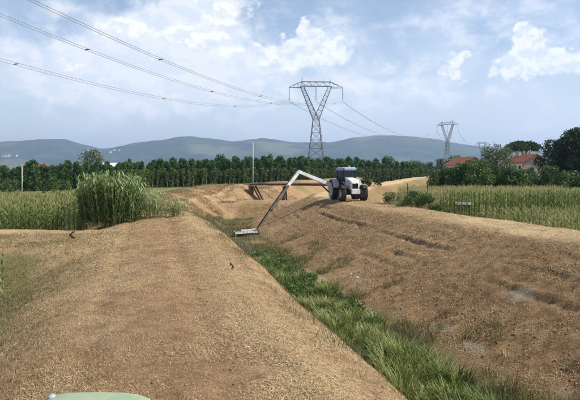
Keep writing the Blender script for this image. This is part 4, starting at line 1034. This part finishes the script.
for sy in (-1, 1):
    wheel(-1.2, sy * 1.02, .86, .54, .46); wheel(1.25, sy * .95, .63, .44, .33)
m = MB(); m.box((.2, 0, .86), (3.0, .55, .5)); m.box((-1.2, 0, .86), (.5, 1.6, .36)); m.box((1.25, 0, .63), (.26, 1.55, .22)); m.box((1.75, 0, .80), (.5, .5, .36)); m.build('chassis', 'black', T, bevel=.02)
def rr(x, w_, z0, z1, cr=.12):
    n = 4; pts = [Vector((x, -w_, z0)), Vector((x, w_, z0))]
    for k in range(n + 1): a = k / n * math.pi / 2; pts.append(Vector((x, w_ - cr + math.cos(a) * cr, z1 - cr + math.sin(a) * cr)))
    for k in range(n + 1): a = math.pi / 2 + k / n * math.pi / 2; pts.append(Vector((x, -w_ + cr + math.cos(a) * cr, z1 - cr + math.sin(a) * cr)))
    return pts
m = MB(); m.loft([rr(.05, .46, 1.05, 2.0), rr(.8, .44, 1.02, 1.94), rr(1.5, .41, .98, 1.82), rr(1.82, .38, .98, 1.70), rr(1.90, .34, 1.02, 1.60)]); hood = m.build('hood', 'white', T, True)
m = MB(); m.box((1.905, 0, 1.28), (.03, .50, .40)); [m.box((1.93, 0, 1.12 + .08 * k), (.03, .5, .02)) for k in range(5)]; m.build('grille', 'black', hood)
for sy in (-1, 1):
    m = MB(); m.box((1.90, sy * .20, 1.55), (.06, .17, .10)); m.build('headlight', 'lamp', T, bevel=.01)
    m = MB(); m.box((.9, sy * .45, 1.66), (1.5, .02, .10)); m.build('side_stripe', 'blue', hood)
m = MB(); m.box((1.98, 0, .82), (.42, .72, .40)); m.build('front_weight', 'white', T, bevel=.03)
# cab
cabp = [(.12, .62), (.12, -.62), (-1.35, -.72), (-1.35, .72)]
topz = 2.62
for (x, y) in cabp:
    m = MB(); m.bar((x, y, 1.25), (x * .9 - .05, y * .9, topz), .09); m.build('cab_pillar', 'black', T)
def pane(a, b, z0, z1, nm='window'):
    v = [Vector((a[0], a[1], z0)), Vector((b[0], b[1], z0)), Vector((b[0] * .9 - .05, b[1] * .9, z1)), Vector((a[0] * .9 - .05, a[1] * .9, z1))]
    nrm = (v[1] - v[0]).cross(v[3] - v[0]).normalized() * .012; m = MB(); m.add(v + [q + nrm for q in v], [(0, 1, 2, 3), (7, 6, 5, 4), (0, 4, 5, 1), (1, 5, 6, 2), (2, 6, 7, 3), (3, 7, 4, 0)]); m.build(nm, 'glass', T)
pane(cabp[0], cabp[1], 1.75, topz - .02, 'windscreen')
pane(cabp[1], cabp[2], 1.35, topz - .02); pane(cabp[3], cabp[0], 1.35, topz - .02); pane(cabp[2], cabp[3], 1.6, topz - .02)
m = MB(); m.box((-.62, 0, 1.2), (1.4, 1.2, .5)); m.build('cab_floor', 'black', T, bevel=.03)
m = MB(); m.box((-.95, 0, 1.72), (.5, .5, .14)); m.box((-1.17, 0, 2.05), (.12, .46, .6)); m.build('seat', 'black', T, bevel=.03)
m = MB(); m.lathe([(.19, -.015), (.21, 0), (.19, .015), (.17, 0)], 'x', 16, (-.28, 0, 1.98)); m.bar((-.05, 0, 1.5), (-.28, 0, 1.98), .05); m.build('steering_wheel', 'black', T)
m = MB(); m.loft([[Vector((x * k - .62, y * k, z)) for x, y in ((-.86, -.70), (.86, -.62), (.86, .62), (-.86, .70))] for k, z in ((.98, topz - .02), (1.04, topz + .06), (1.0, topz + .2), (.86, topz + .27))]); rf = m.build('cab_roof', 'blue', T, bevel=.02)
m = MB(); m.lathe([(.08, 2.88), (.08, 3.0), (.05, 3.04), (.001, 3.04), (.001, 2.88)], 'z', 10, (-1.1, .4, 0)); m.build('beacon', 'amber', rf)
for sy in (-1, 1):
    m = MB(); m.box((.22, sy * .45, topz + .09), (.08, .18, .1)); m.build('work_lamp', 'lamp', rf)
    m = MB(); n = 10; ring = []
    for k in range(n + 1):
        a = math.pi * (.08 + .80 * k / n); ca, sa = math.cos(a), math.sin(a)
        ring.append([Vector((-1.2 + ca * q, y, .86 + sa * q)) for q, y in ((.95, sy * .74), (.95, sy * 1.3), (.99, sy * 1.3), (.99, sy * .74))])
    m.loft(ring); m.build('mudguard', 'greypaint', T)
    m = MB(); n = 8; ring = []
    for k in range(n + 1):
        a = math.pi * (.22 + .56 * k / n); ca, sa = math.cos(a), math.sin(a)
        ring.append([Vector((1.25 + ca * q, y, .63 + sa * q)) for q, y in ((.72, sy * .76), (.72, sy * 1.15), (.75, sy * 1.15), (.75, sy * .76))])
    m.loft(ring); m.build('front_mudguard', 'black', T)
    m = MB(); m.bar((.1, sy * .60, 2.4), (.22, sy * 1.12, 2.42), .04); m.box((.22, sy * 1.16, 2.30), (.05, .20, .36)); m.build('mirror', 'black', T)
m = MB(); m.tube([(.35, -.52, 1.6), (.35, -.52, 2.75), (.30, -.52, 2.85)], .05, 8); m.build('exhaust_pipe', 'black', T, True)
# the arm: built in world coordinates, then hung under the tractor
Minv = (Matrix.Translation(TC) @ Matrix.Rotation(TRZ, 4, 'Z')).inverted()
def loc(p): return Minv @ Vector(p)
ROOT, APEX, ELB, END = loc((3.55, 50.1, 3.02)), loc((.8, 48.9, 4.12)), loc((-.30, 48.2, 2.84)), loc((-2.75, 46.6, -.72))
m = MB(); mast = loc((3.75, 50.3, 1.9)); mid_ = loc((4.6, 50.9, 2.2))
m.bar(mast + Vector((0, 0, -.5)), ROOT + Vector((0, 0, .12)), .38, .34); m.bar(mast, Vector((-1.9, 0, 1.2)), .30, .30); m.bar(mast + Vector((0, 0, .5)), Vector((-1.8, -.2, 1.9)), .2, .2); m.box((-1.85, 0, 1.25), (.5, 1.4, .8)); m.build('arm_mast', 'white', T, bevel=.02)
m = MB(); m.bar(ROOT, APEX, .26, .34, .22, .26); boom = m.build('boom', 'white', T, bevel=.02)
m = MB(); m.bar(APEX + Vector((0, 0, .05)), ELB, .22, .30, .22, .26); m.bar(APEX + (APEX - ROOT).normalized() * .12, APEX - (APEX - ROOT).normalized() * .2, .3, .3); m.build('second_boom', 'white', T, bevel=.02)
MID = ELB.lerp(END, .52)
m = MB(); m.bar(ELB.lerp(APEX, .12), MID, .26, .24); m.build('dipper_sleeve', 'armdark', T, bevel=.01)
m = MB(); m.bar(MID, END, .17, .17); m.bar(MID.lerp(END, -.04), MID.lerp(END, .04), .32, .30); m.build('telescopic_dipper', 'armdark', T, bevel=.01)
def ram(a, b, nm='hydraulic_cylinder'):
    m = MB(); m.tube([a, a.lerp(b, .58)], .065, 8); o = m.build(nm, 'black', T, True); m = MB(); m.tube([a.lerp(b, .56), b], .035, 8); m.build('rod', 'chrome', o, True)
dn = Vector((0, 0, -.32))
ram(ROOT + Vector((0, 0, -.75)), ROOT.lerp(APEX, .45) + Vector((0, 0, -.1)))
ram(APEX.lerp(ROOT, .35) + Vector((0, 0, .22)), APEX.lerp(ELB, .3) + Vector((0, 0, .2)))
ram(APEX.lerp(ELB, .75) + loc((-.15, 48.2, 3.)) * 0 + Vector((0, 0, .22)), ELB.lerp(END, .28) + Vector((0, 0, .2)))
m = MB(); m.tube([ROOT + Vector((0, 0, .2)), ROOT.lerp(APEX, .5) + Vector((0, 0, .26)), APEX + Vector((0, 0, .25)), ELB + Vector((0, .05, .25)), MID + Vector((0, 0, .2)), END + Vector((0, 0, .2))], .03, 6); m.build('hydraulic_hose', 'black', T, True)
# mowing head in the ditch
HA, HB_ = loc((-4.55, 46.0, -1.02)), loc((-2.76, 46.7, -.97))
ax_ = (HB_ - HA).normalized(); fw = Vector((0, 0, 1)).cross(ax_).normalized()
m = MB(); ring = []
for t in (0, 1):
    c = HA.lerp(HB_, t); ring.append([c + fw * a + Vector((0, 0, b)) for a, b in ((.42, -.22), (.46, .02), (.25, .22), (-.18, .25), (-.42, .10), (-.40, .06), (-.17, .20), (.22, .17), (.41, 0), (.38, -.22))])
m.loft(ring); hd_ = m.build('mowing_head', 'headgrey', T)
for t in (-.01, 1.01):
    c = HA.lerp(HB_, t); m = MB(); m.loft([[c + ax_ * q + fw * a + Vector((0, 0, b)) for a, b in ((.47, -.26), (.5, .05), (.25, .28), (-.22, .28), (-.46, .1), (-.44, -.24))] for q in (-.03, .03)]); m.build('side_plate', 'black' if t > .5 else 'headgrey', hd_)
m = MB(); m.tube([HA + fw * -.32 + Vector((0, 0, -.16)), HB_ + fw * -.32 + Vector((0, 0, -.16))], .1, 10); m.build('roller', 'black', hd_, True)
m = MB(); m.tube([HA + Vector((0, 0, -.05)), HB_ + Vector((0, 0, -.05))], .09, 10)
for k in range(18):
    c = HA.lerp(HB_, (k + .5) / 18); a = k * 1.9; m.bar(c + Vector((0, 0, -.05)), c + fw * math.cos(a) * .2 + Vector((0, 0, -.05 + math.sin(a) * .16)), .05, .012)
m.build('flail_rotor', 'headgrey', hd_)
m = MB(); m.bar(HA.lerp(HB_, .28) + Vector((0, 0, .30)), HB_ + Vector((0, 0, .34)), .16, .12); m.build('head_bar', 'headcream', hd_, bevel=.01)
m = MB(); m.bar(END, HA.lerp(HB_, .8) + Vector((0, 0, .2)), .2, .2); m.build('head_bracket', 'armdark', T, bevel=.01)

# ------------------------------------------------------------------ the green tractor the photograph was taken from
gx0 = -1.03; gz0 = h1(gx0, 2.0)
G = empty('green_tractor', (gx0, 1.0, gz0)); tag(G, 'faded green tractor bonnet at the bottom edge of the picture', 'tractor')
zt = 3.115 - gz0
def gring(y, w_, z0, z1):
    n = 14; pts = [Vector((-w_, y, z0)), Vector((w_, y, z0))]
    for k in range(n + 1):
        a = math.pi * k / n; pts.append(Vector((w_ * math.copysign(abs(math.cos(a)) ** .55, math.cos(a)), y, z1 - .16 + .16 * math.sin(a) ** .9)))
    return pts
m = MB(); m.loft([gring(-.2, .37, .75, zt + .02), gring(.9, .37, .75, zt + .012), gring(1.8, .36, .75, zt + .006), gring(2.0, .35, .76, zt - .004), gring(2.08, .32, .8, zt - .05)]); bon = m.build('bonnet', 'green', G, True)
m = MB(); m.box((0, 2.09, zt - .42), (.5, .04, .5)); m.build('grille', 'black', bon)
m = MB(); m.tube([(-.235, 1.97, zt - .14), (-.235, 1.97, zt - .012)], .016, 12); m.tube([(-.235, 1.97, zt - .035), (-.235, 1.97, zt - .008)], .02, 12); m.build('filler_cap', 'greypaint', bon, True)
for sx in (-1, 1):
    m = MB(); m.lathe([(.001, 2.08), (.08, 2.08), (.09, 2.13), (.001, 2.15)], 'y', 14, (sx * .2, 0, zt - .25)); m.build('headlight', 'lamp', G)
m = MB(); m.box((0, .6, .62), (.5, 3.0, .4)); m.box((0, 1.6, .45), (1.3, .14, .14)); m.box((0, -.9, .75), (1.5, .3, .3)); m.build('chassis', 'black', G, bevel=.02)
def gwheel(x, y, rad, wd):
    m = MB(); h = wd / 2
    m.lathe([(rad * .55, -h * .8), (rad * .85, -h), (rad * .99, -h * .7), (rad * .99, h * .7), (rad * .85, h), (rad * .55, h * .8)], 'x', 26, (x, y, rad)); t = m.build('tyre', 'rubber', None)
    m = MB(); m.lathe([(rad * .56, -h * .7), (rad * .56, h * .7), (rad * .4, h * .3), (.001, h * .3), (.001, -h * .3), (rad * .4, -h * .3)], 'x', 20, (x, y, rad)); q = m.build('rim', 'rim', None)
    g = empty('wheel'); g.parent = G; t.parent = g; q.parent = g
for sx in (-1, 1): gwheel(sx * .72, 1.6, .45, .3); gwheel(sx * .80, -.9, .75, .42)

# ------------------------------------------------------------------ small things on the banks
def bird(px, py):
    c = at(px, py, 1.6)
    for _ in range(4): c = at(px, py, h1(c.x, c.y))
    r = empty('bird', c, R(-112)); tag(r, 'small black bird with pale breast standing on the near bank', 'bird')
    m = MB(); ax = [(-.16, .035, .004), (-.10, .052, .012), (-.055, .075, .026), (-.01, .105, .040), (.03, .135, .042), (.055, .162, .030), (.068, .182, .022), (.082, .197, .0235), (.098, .203, .018), (.112, .200, .008), (.135, .195, .002)]
    rings = []
    for i, (x, z, q) in enumerate(ax):
        x0, z0, _ = ax[max(0, i - 1)]; x1, z1, _ = ax[min(len(ax) - 1, i + 1)]; d = Vector((x1 - x0, 0, z1 - z0)).normalized(); u = Vector((-d.z, 0, d.x))
        rings.append([Vector((x, 0, z)) + u * math.cos(a) * q + Vector((0, 1, 0)) * math.sin(a) * q * .85 for a in [k * math.pi / 5 for k in range(10)]])
    m.loft(rings)
    for sy in (-1, 1): m.tube([(.0, sy * .016, .09), (.008, sy * .018, .045), (.0, sy * .018, .0)], .006, 5); m.tube([(-.012, sy * .018, .003), (.03, sy * .018, .003)], .004, 5)
    m.build('body', 'feather', r, True)
    m = MB(); m.loft([[Vector((x, 0, z)) + Vector((0, math.cos(a) * q, math.sin(a) * q)) for a in [k * math.pi / 4 for k in range(8)]] for x, z, q in ((.02, .085, .004), (.045, .105, .027), (.066, .135, .024), (.075, .16, .006))]); m.build('breast', 'breast', r, True)
bird(232, 270)
c = at(73, 239, 1.5)
for _ in range(4): c = at(73, 239, h1(c.x, c.y))
r = MB(); r.tube([(.10, .02, .02), (-.04, 0, .10), (-.10, -.02, .20), (-.02, 0, .27), (.08, .03, .30)], [.03, .055, .06, .045, .02], 7)
o = r.build('bark_piece', 'barkpiece', None, True); o.location = c; tag(o, 'dark curved piece of wood lying before the maize and cane', 'wood')
for px, py, sz, lb in ((357, 278, .075, 'pale stone low on the far slope, largest of two'), (351, 274, .05, 'smaller pale stone beside the largest one on the far slope'), (287, 221, .08, 'pale stone half way up the far slope')):
    c = at(px, py, -.6)
    for _ in range(8): c = at(px, py, h1(c.x, c.y))
    m = MB(); rgs = random.Random(px); rings = []
    for t in (-.9, -.5, .1, .6, .95): q = math.sqrt(1 - t * t); rings.append([Vector((math.cos(a) * q * sz * (1 + rgs.uniform(-.2, .2)), math.sin(a) * q * sz * .8, t * sz * .6)) for a in [k * math.pi / 4 for k in range(8)]])
    m.loft(rings); o = m.build('stone', 'stone'); o.location = c + Vector((0, 0, sz * .25)); tag(o, lb, 'stone')

# ------------------------------------------------------------------ haze
m = MB(); m.box((0, 3900, 232), (18600, 11400, 470)); me = m.mesh('haze', 'white'); me.materials.clear()
hm = bpy.data.materials.new('summer_haze'); hm.use_nodes = True; hm.node_tree.nodes.clear(); use(hm.node_tree)
pv = N('ShaderNodeVolumePrincipled'); pv.inputs['Color'].default_value = (.54, .72, 1.0, 1); pv.inputs['Density'].default_value = 1.3e-4; pv.inputs['Anisotropy'].default_value = .2
ho = N('ShaderNodeOutputMaterial'); L(pv.outputs[0], ho.inputs['Volume']); me.materials.append(hm)
tag(link('haze', me), kind='stuff')
